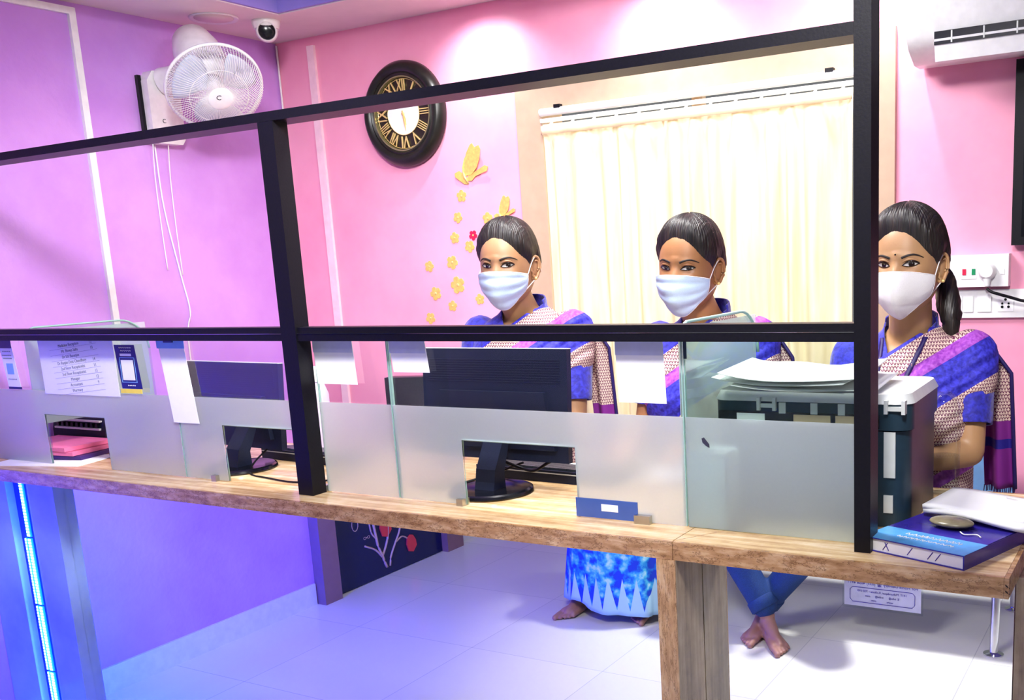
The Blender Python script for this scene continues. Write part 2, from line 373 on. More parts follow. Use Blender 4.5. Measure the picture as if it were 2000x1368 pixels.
# back wall with an opening for the window
WX0, WX1, WZ0, WZ1 = -2.19, -.80, .62, 2.135
bm = bmesh.new()
box(bm, XL, WX0, YB, YB + .12, 0, 2.75); box(bm, WX1, 1.4, YB, YB + .12, 0, 2.75); box(bm, WX0, WX1, YB, YB + .12, WZ1, 2.75); box(bm, WX0, WX1, YB, YB + .12, 0, WZ0)
struct(finish('wall_back', bm, 'wall_back'))
# false ceiling: soffit border around a raised tray
bm = bmesh.new()
box(bm, XL, -3.008, -3.2, YB, ZC, 2.75); box(bm, -3.008, 1.4, 2.87, YB, ZC, 2.75)
struct(finish('ceiling', bm, 'ceiling'))
bm = bmesh.new(); box(bm, -3.007, 1.4, -3.2, 2.868, 2.62, 2.75); box(bm, -3.0075, -2.995, -3.2, 2.868, ZC + .004, 2.62); box(bm, -2.995, 1.4, 2.856, 2.8685, ZC + .004, 2.62)
struct(finish('ceiling', bm, 'tray'))
struct(bx('baseboard_left', (XL, XL + .012, .46, YB, 0, .10), 'base', bevel=.002))
struct(bx('baseboard_left', (XL, XL + .012, -3.2, -.56, 0, .10), 'base', bevel=.002))
struct(bx('baseboard_back', (XL + .012, WX1 + .6, YB - .012, YB, 0, .10), 'base', bevel=.002))
# thin white conduits
bm = bmesh.new(); box(bm, XL, XL + .014, 2.290, 2.314, .2, 2.412); box(bm, XL, XL + .014, 1.2, 2.29, 2.389, 2.412)
struct(finish('trim_1', bm, 'whitepl', bevel=.003))
struct(bx('trim_2', (-3.21, -3.172, YB - .012, YB, .1, 2.395), pm('pale_pink_paint', (250, 212, 222), .5), bevel=.003))
bm = bmesh.new(); tube(bm, [(-3.385, YB - .006, 2.42), (-3.385, YB - .006, .1)], .004); struct(finish('trim_3', bm, 'whitepl'))
# door in the left wall on the visitors' side (seen in the mirrored counter front)
dr = bpy.data.objects.new('door_1', None); C.objects.link(dr); dr.location = (XL, 0, 0); struct(dr)
for nm, b in (('door_jamb', (0, .06, .35, .453, 0, 2.1)), ('door_jamb', (0, .06, -.55, -.42, 0, 2.1)), ('door_head', (0, .06, -.42, .35, 2.0, 2.1))): bx(nm, b, 'doorframe', dr, .003)
leaf = bx('door_leaf', (0, .02, -.42, .35, .004, 2.0), 'doorleaf', dr, .002)
bm = bmesh.new(); X = .022
def fp(pts): return [(X, y, z) for y, z in pts]
for pts, r in (([(.005, .042), (.02, .075), (.029, .108), (.05, .15), (.06, .2), (.075, .3), (.1, .45)], .007), ([(.03, .10), (.075, .15), (.142, .187)], .005), ([(.03, .105), (0, .15), (-.02, .2), (-.03, .3)], .006),
               ([(-.017, .042), (-.03, .09), (-.07, .15), (-.106, .202), (-.14, .3)], .005), ([(-.075, .15), (-.12, .165), (-.165, .14)], .004), ([(.06, .2), (.09, .24), (.1, .3)], .004)):
    tube(bm, curve_pts(fp(pts), 14), r, 6)
tube(bm, [(X, .192 + .02 * cos(a), .305 + .03 * sin(a)) for a in [i * pi / 8 for i in range(16)]], .002, 5, closed=True)
tube(bm, [(X, .123 + .02 * cos(a), .225 + .006 * sin(2 * a)) for a in [i * pi / 12 for i in range(24)]], .0015, 4, closed=True)
finish('branch_relief', bm, 'stem', leaf, True)
bm = bmesh.new()
for cy, cz, s in ((-.18, .115, 1.), (-.005, .245, 1.1), (-.2, .36, 1.)):
    pts = [(cy + s * a, cz + s * b) for a, b in ((-.038, -.02), (-.01, -.048), (.022, -.038), (.034, 0), (.028, .03), (.004, .044), (-.016, .038), (-.034, .01))]
    prism(bm, pts, 0, .0205, .027)
finish('tulip_bud', bm, 'petal', leaf)
bm = bmesh.new(); bmesh.ops.create_uvsphere(bm, u_segments=16, v_segments=10, radius=.02, matrix=Matrix.Translation((.06, .29, 1.0))); tube(bm, [(.02, .29, 1.0), (.06, .29, 1.0)], .008); finish('door_handle', bm, 'steel', leaf, True)

# window with painted frame
wn = bpy.data.objects.new('window_1', None); C.objects.link(wn); wn.location = (-1.5, YB, 0); struct(wn)
def wpart(n, b, m, bev=.003): bx(n, (b[0] + 1.5, b[1] + 1.5, b[2] - YB, b[3] - YB, b[4], b[5]), m, wn, bev)
wpart('window_frame', (WX0, WX0 + .112, YB - .02, YB + .12, WZ0, WZ1), 'framewood'); wpart('window_frame', (WX1 - .112, WX1, YB - .02, YB + .12, WZ0, WZ1), 'framewood')
wpart('window_frame', (WX0 + .112, WX1 - .112, YB - .02, YB + .12, WZ1 - .105, WZ1), 'framewood'); wpart('window_sill', (WX0 + .112, WX1 - .112, YB - .02, YB + .12, WZ0, WZ0 + .08), 'framewood')
wpart('window_mullion', (-1.52, -1.48, YB + .07, YB + .1, WZ0 + .08, WZ1 - .105), 'framewood')
wpart('window_pane', (WX0 + .112, WX1 - .112, YB + .082, YB + .088, WZ0 + .08, WZ1 - .105), 'glass', 0)

# curtain: pleated cloth on a rail
cr = empty('curtain_rail', 'white round curtain rod fixed under the beige window head', 'curtain rail', (-1.5, YB - .03, 1.985))
cx0, cx1 = -2.075, -.915
bm = bmesh.new(); tube(bm, [(cx0 + 1.5, 0, .03), (cx1 + 1.5, 0, .03)], .0135, 14); finish('rod', bm, 'whitepl', cr, True, autosm=40)
bm = bmesh.new(); box(bm, cx0 + 1.5, cx1 + 1.5, -.006, .006, -.006, .008); finish('runner_track', bm, 'whitepl', cr)
for i in range(13):
    x = cx0 + .05 + i * (cx1 - cx0 - .09) / 12 + 1.5; bm = bmesh.new(); tube(bm, [(x, -.006, -.004), (x, -.01, -.022)], .005, 8)
    bmesh.ops.create_icosphere(bm, subdivisions=1, radius=.007, matrix=Matrix.Translation((x, -.012, -.016))); finish('glider', bm, 'whitepl', cr, True)
for i, x in enumerate((-2.0, -1.0)): bx('bracket', (x + 1.487, x + 1.513, -.01, .03, .03, .052), 'black', cr, .002)
bm = bmesh.new(); NX, NZ = 420, 14; top, bot = 1.972, .74; rows = []
for j in range(NZ + 1):
    z = top + (bot - top) * j / NZ; row = []
    for i in range(NX + 1):
        s = i / NX; x = cx0 + .012 + s * (cx1 - cx0 - .02); ph = s * 26
        a = .014 + .010 * min(1, j / 4)
        y = YB - .030 - .004 + a * (sin(2 * pi * ph * .5 + 1.3 * sin(ph * .9)) * .8 + .35 * sin(2 * pi * ph * .21 + .15 * j / NZ * 6))
        if j == 0: y = YB - .04
        row.append(bm.verts.new((x, y, z)))
    rows.append(row)
for a, b in zip(rows, rows[1:]):
    for i in range(NX): bm.faces.new((a[i], a[i + 1], b[i + 1], b[i]))
cu = empty('curtain', 'long cream pleated curtain glowing with daylight behind the staff', 'curtain', (0, 0, 0))
o = finish('curtain_cloth', bm, 'curtain', cu, True); sm = o.modifiers.new('s', 'SOLIDIFY'); sm.thickness = .0008
bm = bmesh.new()
rows = []
for j, z in enumerate((1.965, 1.935)):
    rows.append([bm.verts.new((cx0 + .012 + i / 200 * (cx1 - cx0 - .02), YB - .052 - .003 * sin(i * .33), z)) for i in range(201)])
for i in range(200): bm.faces.new((rows[0][i], rows[0][i + 1], rows[1][i + 1], rows[1][i]))
o = finish('heading_tape', bm, pm('peach_heading_tape', (250, 222, 180), .8), cu, True); sm = o.modifiers.new('s', 'SOLIDIFY'); sm.thickness = .001

# ------------------------------------------------------------------ ceiling fittings
def disc_lamp(name, label, cat, x, y, z, r, em):
    e = empty(name, label, cat, (x, y, z), 0, None)
    bm = bmesh.new(); lathe(bm, [(r * .82, -.001), (r, -.006), (r * 1.03, -.002), (r * 1.03, 0), (r * .82, 0)], seg=40); finish('trim_ring', bm, 'whitepl', e, True)
    bm = bmesh.new(); lathe(bm, [(0, -.0035), (r * .82, -.003), (r * .82, 0), (0, 0)], seg=40); finish('diffuser', bm, em, e, True); return e
disc_lamp('ceiling_speaker', 'round off-white flush ceiling disc beside the dome camera', 'ceiling speaker', -3.215, 2.75, ZC, .085, 'ceiling')
for i, x in enumerate((-2.32, -1.57, -.83)):
    disc_lamp('downlight', ['round recessed downlight in the soffit above the clock', 'round recessed downlight in the soffit above the curtain', 'round recessed downlight in the soffit beside the air conditioner'][i], 'downlight', x, 3.02, ZC, .045, 'lamp')['group'] = 'soffit downlights'
for i, (x, y) in enumerate(((-1.35, 2.1), (-.35, .35), (-1.1, -.55))):  # glowing panels added out of view to light the room
    e = empty('ceiling_panel_light', ['square ceiling panel light over the staff side of the counter', 'square ceiling panel light over the visitor side near the counter', 'square ceiling panel light over the waiting bench'][i], 'ceiling light', (x, y, 2.62), 0, 'square ceiling panel lights')
    bx('frame', (-.32, .32, -.32, .32, -.03, 0), 'whitepl', e, .004); bx('diffuser', (-.3, .3, -.3, .3, -.033, -.0295), 'lamp', e)
dc = empty('dome_camera', 'small white security camera with black lens under the soffit corner', 'security camera', (-3.115, 2.905, ZC))
bm = bmesh.new(); lathe(bm, [(0, 0), (.052, 0), (.052, -.012), (.046, -.03), (0, -.032)], seg=32); finish('base', bm, 'whitepl', dc, True, autosm=50)
nd = (Vector((0, 0, 1.5)) - Vector((-3.115, 2.905, 2.38))).normalized(); T = Matrix.Translation((0, 0, -.036)) @ nd.to_track_quat('Z', 'Y').to_matrix().to_4x4()
bm = bmesh.new(); bmesh.ops.create_uvsphere(bm, u_segments=28, v_segments=16, radius=.041, matrix=Matrix.Translation((0, 0, -.036))); lathe(bm, [(.036, .015), (.036, .045), (.032, .048), (.030, .040)], T, 32); finish('eyeball', bm, 'whitepl', dc, True, autosm=50)
bm = bmesh.new(); lathe(bm, [(0, .046), (.018, .045), (.031, .040), (.031, .03), (0, .03)], T, 32); finish('lens', bm, 'blackgloss', dc, True)

# ------------------------------------------------------------------ wall fan
tail, hub = Vector((-3.23, 2.66, 2.318)), Vector((-3.0, 2.555, 2.098)); fd = (hub - tail).normalized()
FC = hub - fd * .075
fan = empty('wall_fan', 'white oscillating wall fan with round wire cage on the lilac wall', 'fan', (XL, 2.60, 2.0))
org = Vector(fan.location)
T = Matrix.Translation(FC - org) @ fd.to_track_quat('Z', 'Y').to_matrix().to_4x4()
bm = bmesh.new()
prism(bm, [(-.07, -.02), (.05, -.02), (.065, .0), (.065, .22), (.03, .245), (-.045, .235), (-.07, .20)], 0, 0, .05); finish('wall_plate', bm, 'whitepl', fan, bevel=.012, segs=3, smooth=True, autosm=50)
bx('plate_backing', (0, .016, -.082, -.068, -.02, .22), 'black', fan, .003)
bm = bmesh.new(); neck = (Vector((XL + .05, 2.60, 2.20)) - org, FC - org - fd * .13); tube(bm, curve_pts([neck[0], neck[0] + Vector((.05, .01, .01)), neck[1]], 8), [.05, .05, .048, .046, .044, .042, .042, .042, .042], 20); finish('tilt_neck', bm, 'whitepl', fan, True, autosm=50)
bm = bmesh.new(); lathe(bm, [(0, -.33), (.04, -.322), (.070, -.29), (.084, -.22), (.086, -.14), (.075, -.09), (.05, -.055), (0, -.05)], T, 36); finish('motor_housing', bm, 'whitepl', fan, True)
RC = .163
bm = bmesh.new()
N = 96
def cagept(r, h, a): return T @ Vector((r * cos(a), r * sin(a), h))
for k in range(N):                                  # front wires, slightly spiralled
    a = 2 * pi * k / N
    tube(bm, [cagept(.042 + (RC - .042) * s, .072 - .052 * s ** 2.4, a + .32 * s) for s in [i / 7 for i in range(8)]] + [cagept(RC, .0, a + .32)], .0011, 4, False)
for rr, hh in ((.100, .060),): tube(bm, [cagept(rr, hh, 2 * pi * k / 48) for k in range(48)], .0016, 5, closed=True)
finish('front_grille', bm, 'whitepl', fan, True)
bm = bmesh.new()
for k in range(N):
    a = 2 * pi * k / N; tube(bm, [cagept(.06 + (RC - .06) * s, -.085 + .075 * s ** 2.6, a) for s in [i / 5 for i in range(6)]], .0011, 4, False)
finish('rear_grille', bm, 'whitepl', fan, True)
bm = bmesh.new(); tube(bm, [cagept(RC, 0, 2 * pi * k / 64) for k in range(64)], .006, 8, closed=True); finish('rim', bm, 'whitepl', fan, True)
bm = bmesh.new(); lathe(bm, [(0, .078), (.034, .078), (.042, .074), (.042, .066), (0, .066)], T, 40); hb = finish('badge', bm, 'whitepl', fan, True, autosm=40)
bm = bmesh.new(); xd = T.to_3x3() @ Vector((1, 0, 0))
nrm = fd; up0 = Vector((0, 0, 1)); rt = up0.cross(nrm).normalized(); upv = nrm.cross(rt); TT = Matrix.Translation((T @ Vector((0, 0, .0787)))) @ Matrix((rt, upv, nrm)).transposed().to_4x4()
text_into(bm, 'C', .026, TT @ Matrix.Translation((-.008, .006, 0))); finish('emblem', bm, 'ink', hb)
bm = bmesh.new(); text_into(bm, 'C', .022, Matrix.Translation((.0515, -.02, .06)) @ Matrix(((0, 0, 1, 0), (1, 0, 0, 0), (0, 1, 0, 0), (0, 0, 0, 1)))); finish('emblem', bm, 'ink', fan)
for k in range(3):                                  # three broad blades
    bm = bmesh.new(); a0 = 2 * pi * k / 3 + .5; rows = []
    for i in range(9):
        r = .03 + .115 * i / 8; wd = .55 + .35 * sin(pi * i / 8 * .8); row = []
        for j in range(9): f = j / 8 - .5; row.append(bm.verts.new(cagept(r, .006 + .035 * f * (1 - .3 * i / 8), a0 + f * 2 * wd * .8 + .25 * i / 8)))
        rows.append(row)
    for a, b in zip(rows, rows[1:]):
        for j in range(8): bm.faces.new((a[j], a[j + 1], b[j + 1], b[j]))
    o = finish('blade', bm, 'fanblade', fan, True); s = o.modifiers.new('s', 'SOLIDIFY'); s.thickness = .002
bm = bmesh.new(); lathe(bm, [(0, .05), (.02, .048), (.032, .035), (.034, -.03), (0, -.03)], T, 28); finish('hub', bm, 'whitepl', fan, True)
def pull(y, zb, bend):
    bm = bmesh.new(); tube(bm, curve_pts([(XL + .03, y, 1.98), (XL + .012, y + .004, 1.85), (XL + .008, y + bend, 1.68), (XL + .008, y + bend * 1.4, zb)], 16), .0022, 6); o = finish('pull_cord', bm, 'whitepl', None, True)
    return o
p1 = pull(2.535, 1.52, .006); p2 = pull(2.60, 1.50, .004)
for p, lab in ((p1, 'left'), (p2, 'right')):
    tag(p, ('left' if lab == 'left' else 'right') + ' of two thin white pull cords hanging below the wall fan', 'pull cord', 'fan pull cords')
bm = bmesh.new(); tube(bm, curve_pts([(XL + .006, 2.56, 1.98), (XL + .005, 2.565, 1.75), (XL + .005, 2.60, 1.50), (XL + .005, 2.62, 1.36), (XL + .005, 2.595, 1.25), (XL + .005, 2.60, .9)], 30), .003, 6)
tag(finish('power_cable', bm, 'whitepl', None, True), 'thin white cable sagging down the lilac wall from the fan', 'cable')

# ------------------------------------------------------------------ wall clock
CC = Vector((-2.714, YB, 2.078)); clk = empty('wall_clock', 'large round black wall clock with gold Roman numerals on the pink wall', 'clock', CC)
Tc = Matrix.Rotation(pi / 2, 4, 'X')
bm = bmesh.new(); lathe(bm, [(.0, 0), (.19, 0), (.2, .012), (.198, .03), (.185, .048), (.172, .055), (.160, .050), (.154, .044), (.148, .047), (.140, .040), (.137, .024), (0, .022)], Tc, 72); finish('rim', bm, 'clockrim', clk, True, autosm=60)
bm = bmesh.new(); lathe(bm, [(.1405, .024), (.1405, .041), (.136, .041), (.134, .027)], Tc, 72); finish('inner_ring', bm, 'ringgold', clk, True, autosm=50)
bm = bmesh.new(); lathe(bm, [(0, .0225), (.135, .0225), (.135, .025), (0, .025)], Tc, 64); finish('dial', bm, 'clockdark', clk)
bm = bmesh.new(); lathe(bm, [(0, .0252), (.078, .0252), (.078, .028), (0, .028)], Tc, 64); finish('centre_disc', bm, 'paper', clk)
bm = bmesh.new(); tube(bm, [Tc @ Vector((.130 * cos(2 * pi * k / 72), .130 * sin(2 * pi * k / 72), .027)) for k in range(72)], .0012, 5, closed=True)
tube(bm, [Tc @ Vector((.079 * cos(2 * pi * k / 72), .079 * sin(2 * pi * k / 72), .028)) for k in range(72)], .0014, 5, closed=True); finish('minute_track', bm, 'gold', clk)
for i, s in enumerate(['XII', 'I', 'II', 'III', 'IIII', 'V', 'VI', 'VII', 'VIII', 'IX', 'X', 'XI']):
    bm = bmesh.new(); a = radians(30 * i); text_into(bm, s, .066, Tc @ Matrix.Translation((.104 * sin(a), .104 * cos(a), .030)) @ Matrix.Rotation(-a, 4, 'Z'), .005, sx={1: .8, 2: .75, 3: .55, 4: .5}[len(s)]); finish('numeral', bm, 'gold', clk)
for nm, ang, L, w_ in (('hour_hand', 164, .045, .006), ('minute_hand', 172, .066, .004)):
    bm = bmesh.new(); a = radians(ang); T2 = Tc @ Matrix.Rotation(-a, 4, 'Z'); prism(bm, [(-w_ / 2, -.012), (w_ / 2, -.012), (w_, L * .5), (0, L), (-w_, L * .5)], 2, .030, .032 if nm == 'hour_hand' else .033, T2); finish(nm, bm, 'gold', clk)
bm = bmesh.new(); lathe(bm, [(0, .037), (.005, .036), (.006, .028), (0, .028)], Tc, 16); finish('pin', bm, 'gold', clk)

# ------------------------------------------------------------------ gold wall decals
def flower(x, z, s, rot, label, mat='goldm'):
    bm = bmesh.new(); pts = []
    for k in range(60):
        a = 2 * pi * k / 60; r = s * (.62 + .38 * abs(cos(2.5 * a)) ** .7 - (.10 if abs(cos(2.5 * a)) > .97 else 0)); pts.append((x + r * cos(a + rot), z + r * sin(a + rot)))
    prism(bm, pts, 1, YB - .0025, YB); o = finish('flower_decal', bm, mat, None)
    bm = bmesh.new(); lathe(bm, [(0, .005), (s * .16, .004), (s * .2, .0025), (0, .0025)], Matrix.Translation((x, YB, z)) @ Tc, 12); c = finish('flower_centre', bm, 'gold', o)
    tag(o, label, 'wall decal', 'gold flower decals on the pink wall'); return o
FL = [(-2.482, 1.751, .024, 'topmost gold flower decal, right below the large butterfly'), (-2.508, 1.671, .022, 'second gold flower decal down below the large butterfly'), (-2.531, 1.594, .023, 'third gold flower decal down below the large butterfly'),
      (-2.553, 1.500, .028, 'fourth gold flower decal down below the large butterfly'), (-2.534, 1.411, .035, 'largest gold flower decal, left of the first masked woman'), (-2.671, 1.488, .023, 'leftmost gold flower decal at eye level of the first woman'),
      (-2.649, 1.380, .028, 'gold flower decal at the lower left, level with the blue mask'), (-2.568, 1.329, .022, 'darker small gold flower decal near the blue sleeve'), (-2.686, 1.281, .024, 'lowest gold flower decal just above the black rail'),
      (-2.365, 1.660, .024, 'gold flower decal left of the small butterfly above the hair'), (-2.461, 1.558, .024, 'gold flower decal touching the first woman\'s hair at the left'), (-2.430, 1.353, .022, 'gold flower decal peeking out beside the first woman\'s neck')]
for i, (x, z, s, lab) in enumerate(FL): flower(x, z, s, .3 + i * .7, lab)
def butterfly(x, z, s, rot, label, name='butterfly_decal', mat='goldm'):
    e = empty(name, label, 'wall decal', (x, YB, z)); R = Matrix.Rotation(rot, 4, 'Y')
    for nm, pts, tilt in (('upper_wing', [(0, 0), (.02, .35), (.14, .8), (.32, 1.08), (.40, 1.12), (.47, .95), (.62, .98), (.66, .82), (.58, .5), (.44, .18), (.22, -.02)], -.16),
                          ('upper_wing', [(-.02, .02), (-.06, .3), (.02, .62), (.16, .86), (.2, .6), (.14, .25)], .3),
                          ('lower_wing', [(.1, -.02), (.42, .10), (.70, .22), (.80, .14), (.74, .0), (.5, -.06), (.34, -.10), (.2, -.24), (.06, -.2)], -.10),
                          ('lower_wing', [(-.02, .05), (-.16, .22), (-.30, .16), (-.30, .02), (-.2, -.12), (-.06, -.30), (.04, -.34), (.06, -.12)], .12)):
        bm = bmesh.new(); T3 = R @ Matrix.Rotation(tilt, 4, 'Z'); prism(bm, [(a * s * 1.45, b * s * .95) for a, b in pts], 1, -.004, -.0022, T3)
        for v in bm.verts: v.co.y = min(v.co.y, -.0004)
        finish(nm, bm, mat, e)
    bm = bmesh.new(); tube(bm, [R @ Vector((.1 * s, -.004, -.3 * s)), R @ Vector((-.02 * s, -.006, -.02 * s)), R @ Vector((-.08 * s, -.004, .2 * s))], [.003, .006, .002], 8); finish('body', bm, 'gold', e, True)
butterfly(-2.455, 1.825, .105, radians(-5), 'large gold butterfly decal above the column of flowers')
butterfly(-2.300, 1.665, .066, radians(-10), 'small gold butterfly decal just above the first woman\'s hair')
flower(-2.440, 1.60, .02, 1, 'small pink flower decal half hidden by the first woman\'s hair', 'red')

# ------------------------------------------------------------------ right wall things
ac = empty('air_conditioner', 'white split air conditioner high on the pink wall', 'air conditioner', (-.3, YB, 2.0))
bm = bmesh.new(); prism(bm, [(0, .03), (0, .32), (-.12, .34), (-.19, .31), (-.205, .26), (-.205, .062), (-.17, .03), (-.10, .0), (-.03, .0)], 0, -.425, .55); finish('casing', bm, 'whitepl', ac, bevel=.008, segs=3, smooth=True, autosm=50)
bx('air_outlet', (-.345, .5, -.212, -.12, .03, .065), 'blackgloss', ac, .002)
for i in range(9): bx('vane', (-.30 + i * .085, -.296 + i * .085, -.214, -.15, .032, .063), 'greypl', ac)
bm = bmesh.new(); prism(bm, [(-.214, .045), (-.20, .047), (-.185, -.008), (-.195, -.012)], 0, -.345, .5); finish('flap', bm, 'whitepl', ac, bevel=.002)
tv = empty('wall_screen', 'black framed screen cut by the right edge on the pink wall', 'screen', (-.1, YB, 1.73)); bx('frame', (-.352, .35, -.045, -.005, -.255, .262), 'black', tv, .004); bx('screen', (-.325, .325, -.047, -.0445, -.23, .235), 'blackgloss', tv)
sb = empty('socket_box', 'raised white box with red and green indicators and a plugged-in adapter', 'socket box', (-.54, YB, 1.405))
bx('box', (-.085, .083, -.045, 0, -.048, .047), 'whitepl', sb, .004)
bm = bmesh.new(); box(bm, -.052, -.008, -.047, -.044, -.024, .022); ip = finish('indicator_plate', bm, 'paper', sb, bevel=.0008)
bx('indicator', (-.048, -.037, -.049, -.046, -.012, .006), 'red', ip, .001)['label'] = 'red indicator'; bx('indicator', (-.021, -.010, -.049, -.046, -.012, .006), 'green', ip, .001)['label'] = 'green indicator'
bm = bmesh.new(); lathe(bm, [(0, .075), (.018, .074), (.024, .066), (.026, .045), (0, .045)], Matrix.Translation((.025, 0, -.002)) @ Tc, 28); tube(bm, [(.025, -.06, -.02), (.027, -.062, -.045)], [.012, .007], 12); finish('plug', bm, 'whitepl', sb, True, autosm=50)
bx('pilot_switch', (.060, .072, -.047, -.044, -.012, .004), 'paper', sb, .001)
sw = empty('switch_board', 'wide white switch plate with three rockers and a five-pin socket', 'switch board', (-.53, YB, 1.305))
bx('plate', (-.115, .118, -.016, 0, -.042, .042), 'whitepl', sw, .004)
for x0, x1 in ((-.092, -.062), (-.058, -.030), (-.018, .022)): bx('rocker', (x0, x1, -.020, -.0155, -.024, .024), 'paper', sw, .0015)
so_ = bx('socket', (.040, .086, -.018, -.0155, -.024, .024), 'paper', sw, .001)
bm = bmesh.new()
for dx, dz, s in ((0, .012, .004), (-.009, .0, .0032), (.009, .0, .0032), (-.009, -.010, .004), (.009, -.010, .004)): lathe(bm, [(0, .0192), (s, .0192), (s, .0178), (0, .0178)], Matrix.Translation((.063 + dx, 0, dz)) @ Tc, 12)
finish('socket_holes', bm, 'black', so_)
bm = bmesh.new(); tube(bm, curve_pts([(-.513, YB - .062, 1.352), (-.500, YB - .07, 1.343), (-.475, YB - .066, 1.334), (-.42, YB - .05, 1.315), (-.36, YB - .045, 1.29), (-.25, YB - .04, 1.1), (-.2, YB - .03, .4)], 30), .0045, 8)
tag(finish('black_cable', bm, 'black', None, True), 'black cord running right from the adapter on the socket box', 'cord')

# ------------------------------------------------------------------ reception counter
CZ = .954; ct = empty('reception_counter', 'long travertine-topped reception counter with mirrored front', 'counter', (-1.8, 1.94, 0))
def cp(n, b, m, bev=0, **k): return bx(n, (b[0] + 1.8, b[1] + 1.8, b[2] - 1.94, b[3] - 1.94, b[4], b[5]), m, ct, bev, **k)
cp('countertop', (XL + .002, -.84, 1.6585, 2.232, CZ - .02, CZ), 'trav', .001); cp('countertop', (-.838, -.232, 1.6585, 2.232, CZ - .02, CZ), 'trav', .001)
bm = bmesh.new(); prism(bm, [(-.838 + 1.8, 1.66 - 1.94), (-.8368 + 1.8, 1.66 - 1.94), (-.772 + 1.8, 1.757 - 1.94), (-.7735 + 1.8, 1.757 - 1.94)], 2, CZ - .001, CZ + .0003); finish('joint_line', bm, 'travedge', ct)
cp('edge_band', (XL + .002, -.837, 1.65, 1.658, CZ - .036, CZ), 'travedge', .0008); cp('edge_band', (-.8355, -.232, 1.65, 1.658, CZ - .036, CZ), 'travedge', .0008)
cp('edge_band', (-.2315, -.224, 1.65, 2.232, CZ - .036, CZ), 'travedge', .0008); cp('edge_band', (XL + .002, -.232, 2.2325, 2.24, CZ - .036, CZ), 'travedge', .0008)
lg = cp('leg', (-.872, -.832, 1.652, 1.770, .001, CZ - .0365), 'walnut', .001); cp('leg_facing', (-.872, -.832, 1.648, 1.6515, 0, CZ - .0365), 'travleg')
lg2 = cp('leg', (-.229, -.19, 1.775, 2.2, .001, CZ - .037), 'walnut', .001)
cp('mirror_front', (-2.984, -.874, 1.772, 1.778, .001, CZ - .021), 'mirror'); cp('mirror_front', (-.873, -.2305, 1.772, 1.778, .001, CZ - .021), 'mirror')
cp('back_board', (-2.98, -.2305, 1.779, 1.80, .001, CZ - .021), 'walnut')
on = cp('onyx_panel', (XL + .002, -3.235, 1.74, 1.80, .001, CZ - .021), 'onyx', .003); cp('onyx_panel', (-3.12, -2.985, 1.74, 1.80, .001, CZ - .021), 'onyx', .003)
ch = cp('led_channel', (-3.2345, -3.1205, 1.765, 1.80, .001, CZ - .021), 'onyxch')
for sx, wdt in ((-3.187, .0065), (-3.207, .003)):
    for seg in range(4):
        if sx < -3.2 and seg == 3: continue
        z0, z1 = .02 + seg * .228, .02 + seg * .228 + .222
        stp = cp('led_strip', (sx - wdt, sx + wdt + .006, 1.7605, 1.7645, z0, z1), 'ledbase')
        bm = bmesh.new(); n = 22
        for k in range(n):
            z = z0 + (k + .5) * (z1 - z0) / n; box(bm, sx - wdt + 1.8, sx + wdt + 1.8, 1.7585 - 1.94, 1.7605 - 1.94, z - .0036, z + .0036)
        d = finish('led_chips', bm, 'led', stp)
# decorative bracket end at the right corner
bm = bmesh.new()
for zz in (.936, .926): tube(bm, [(-.2235 + 1.8, 1.652 - 1.94, zz), (-.229 + 1.8, 1.649 - 1.94, zz + .006)], .0012, 6)
finish('corner_chips', bm, 'black', ct)

# ------------------------------------------------------------------ black screen frame and glass
YP, YG = 1.707, 1.757
fr = empty('counter_screen', 'black metal counter screen with clear and frosted glass panes', 'counter screen', (-1.8, YP, CZ))
def sp_(n, b, m, bev=0, par=None): return bx(n, (b[0] + 1.8, b[1] + 1.8, b[2] - YP, b[3] - YP, b[4] - CZ, b[5] - CZ), m, par or fr, bev)
sp_('post', (-1.894, -1.845, YP, YP + .044, CZ, 1.8355), 'black', .002); sp_('post', (-.4975, -.468, YP, YP + .05, CZ, 2.43), 'black', .002)
sp_('top_rail', (XL, -1.845, YP + .001, YP + .075, 1.836, 1.857), 'black', .002); sp_('top_rail', (-1.845, -.498, YP + .001, YP + .075, 1.836, 1.857), 'black', .002)
sp_('mid_rail', (XL, -1.895, YP + .003, YP + .03, 1.333, 1.3495), 'black', .0015); sp_('mid_rail', (-1.8445, -.498, YP + .003, YP + .03, 1.333, 1.3495), 'black', .0015)
sp_('glazing_bar', (XL, -1.895, YP + .006, YP + .045, 1.3505, 1.365), 'black', .0015); sp_('glazing_bar', (-1.8445, -.498, YP + .006, YP + .045, 1.3505, 1.365), 'black', .0015)
sp_('bright_strip', (XL, -1.895, YP + .0015, YP + .028, 1.3496, 1.3505), 'chrome'); sp_('bright_strip', (-1.8445, -.498, YP + .0015, YP + .028, 1.3496, 1.3505), 'chrome')  # chrome sliver stands in for the highlight along the rail edge
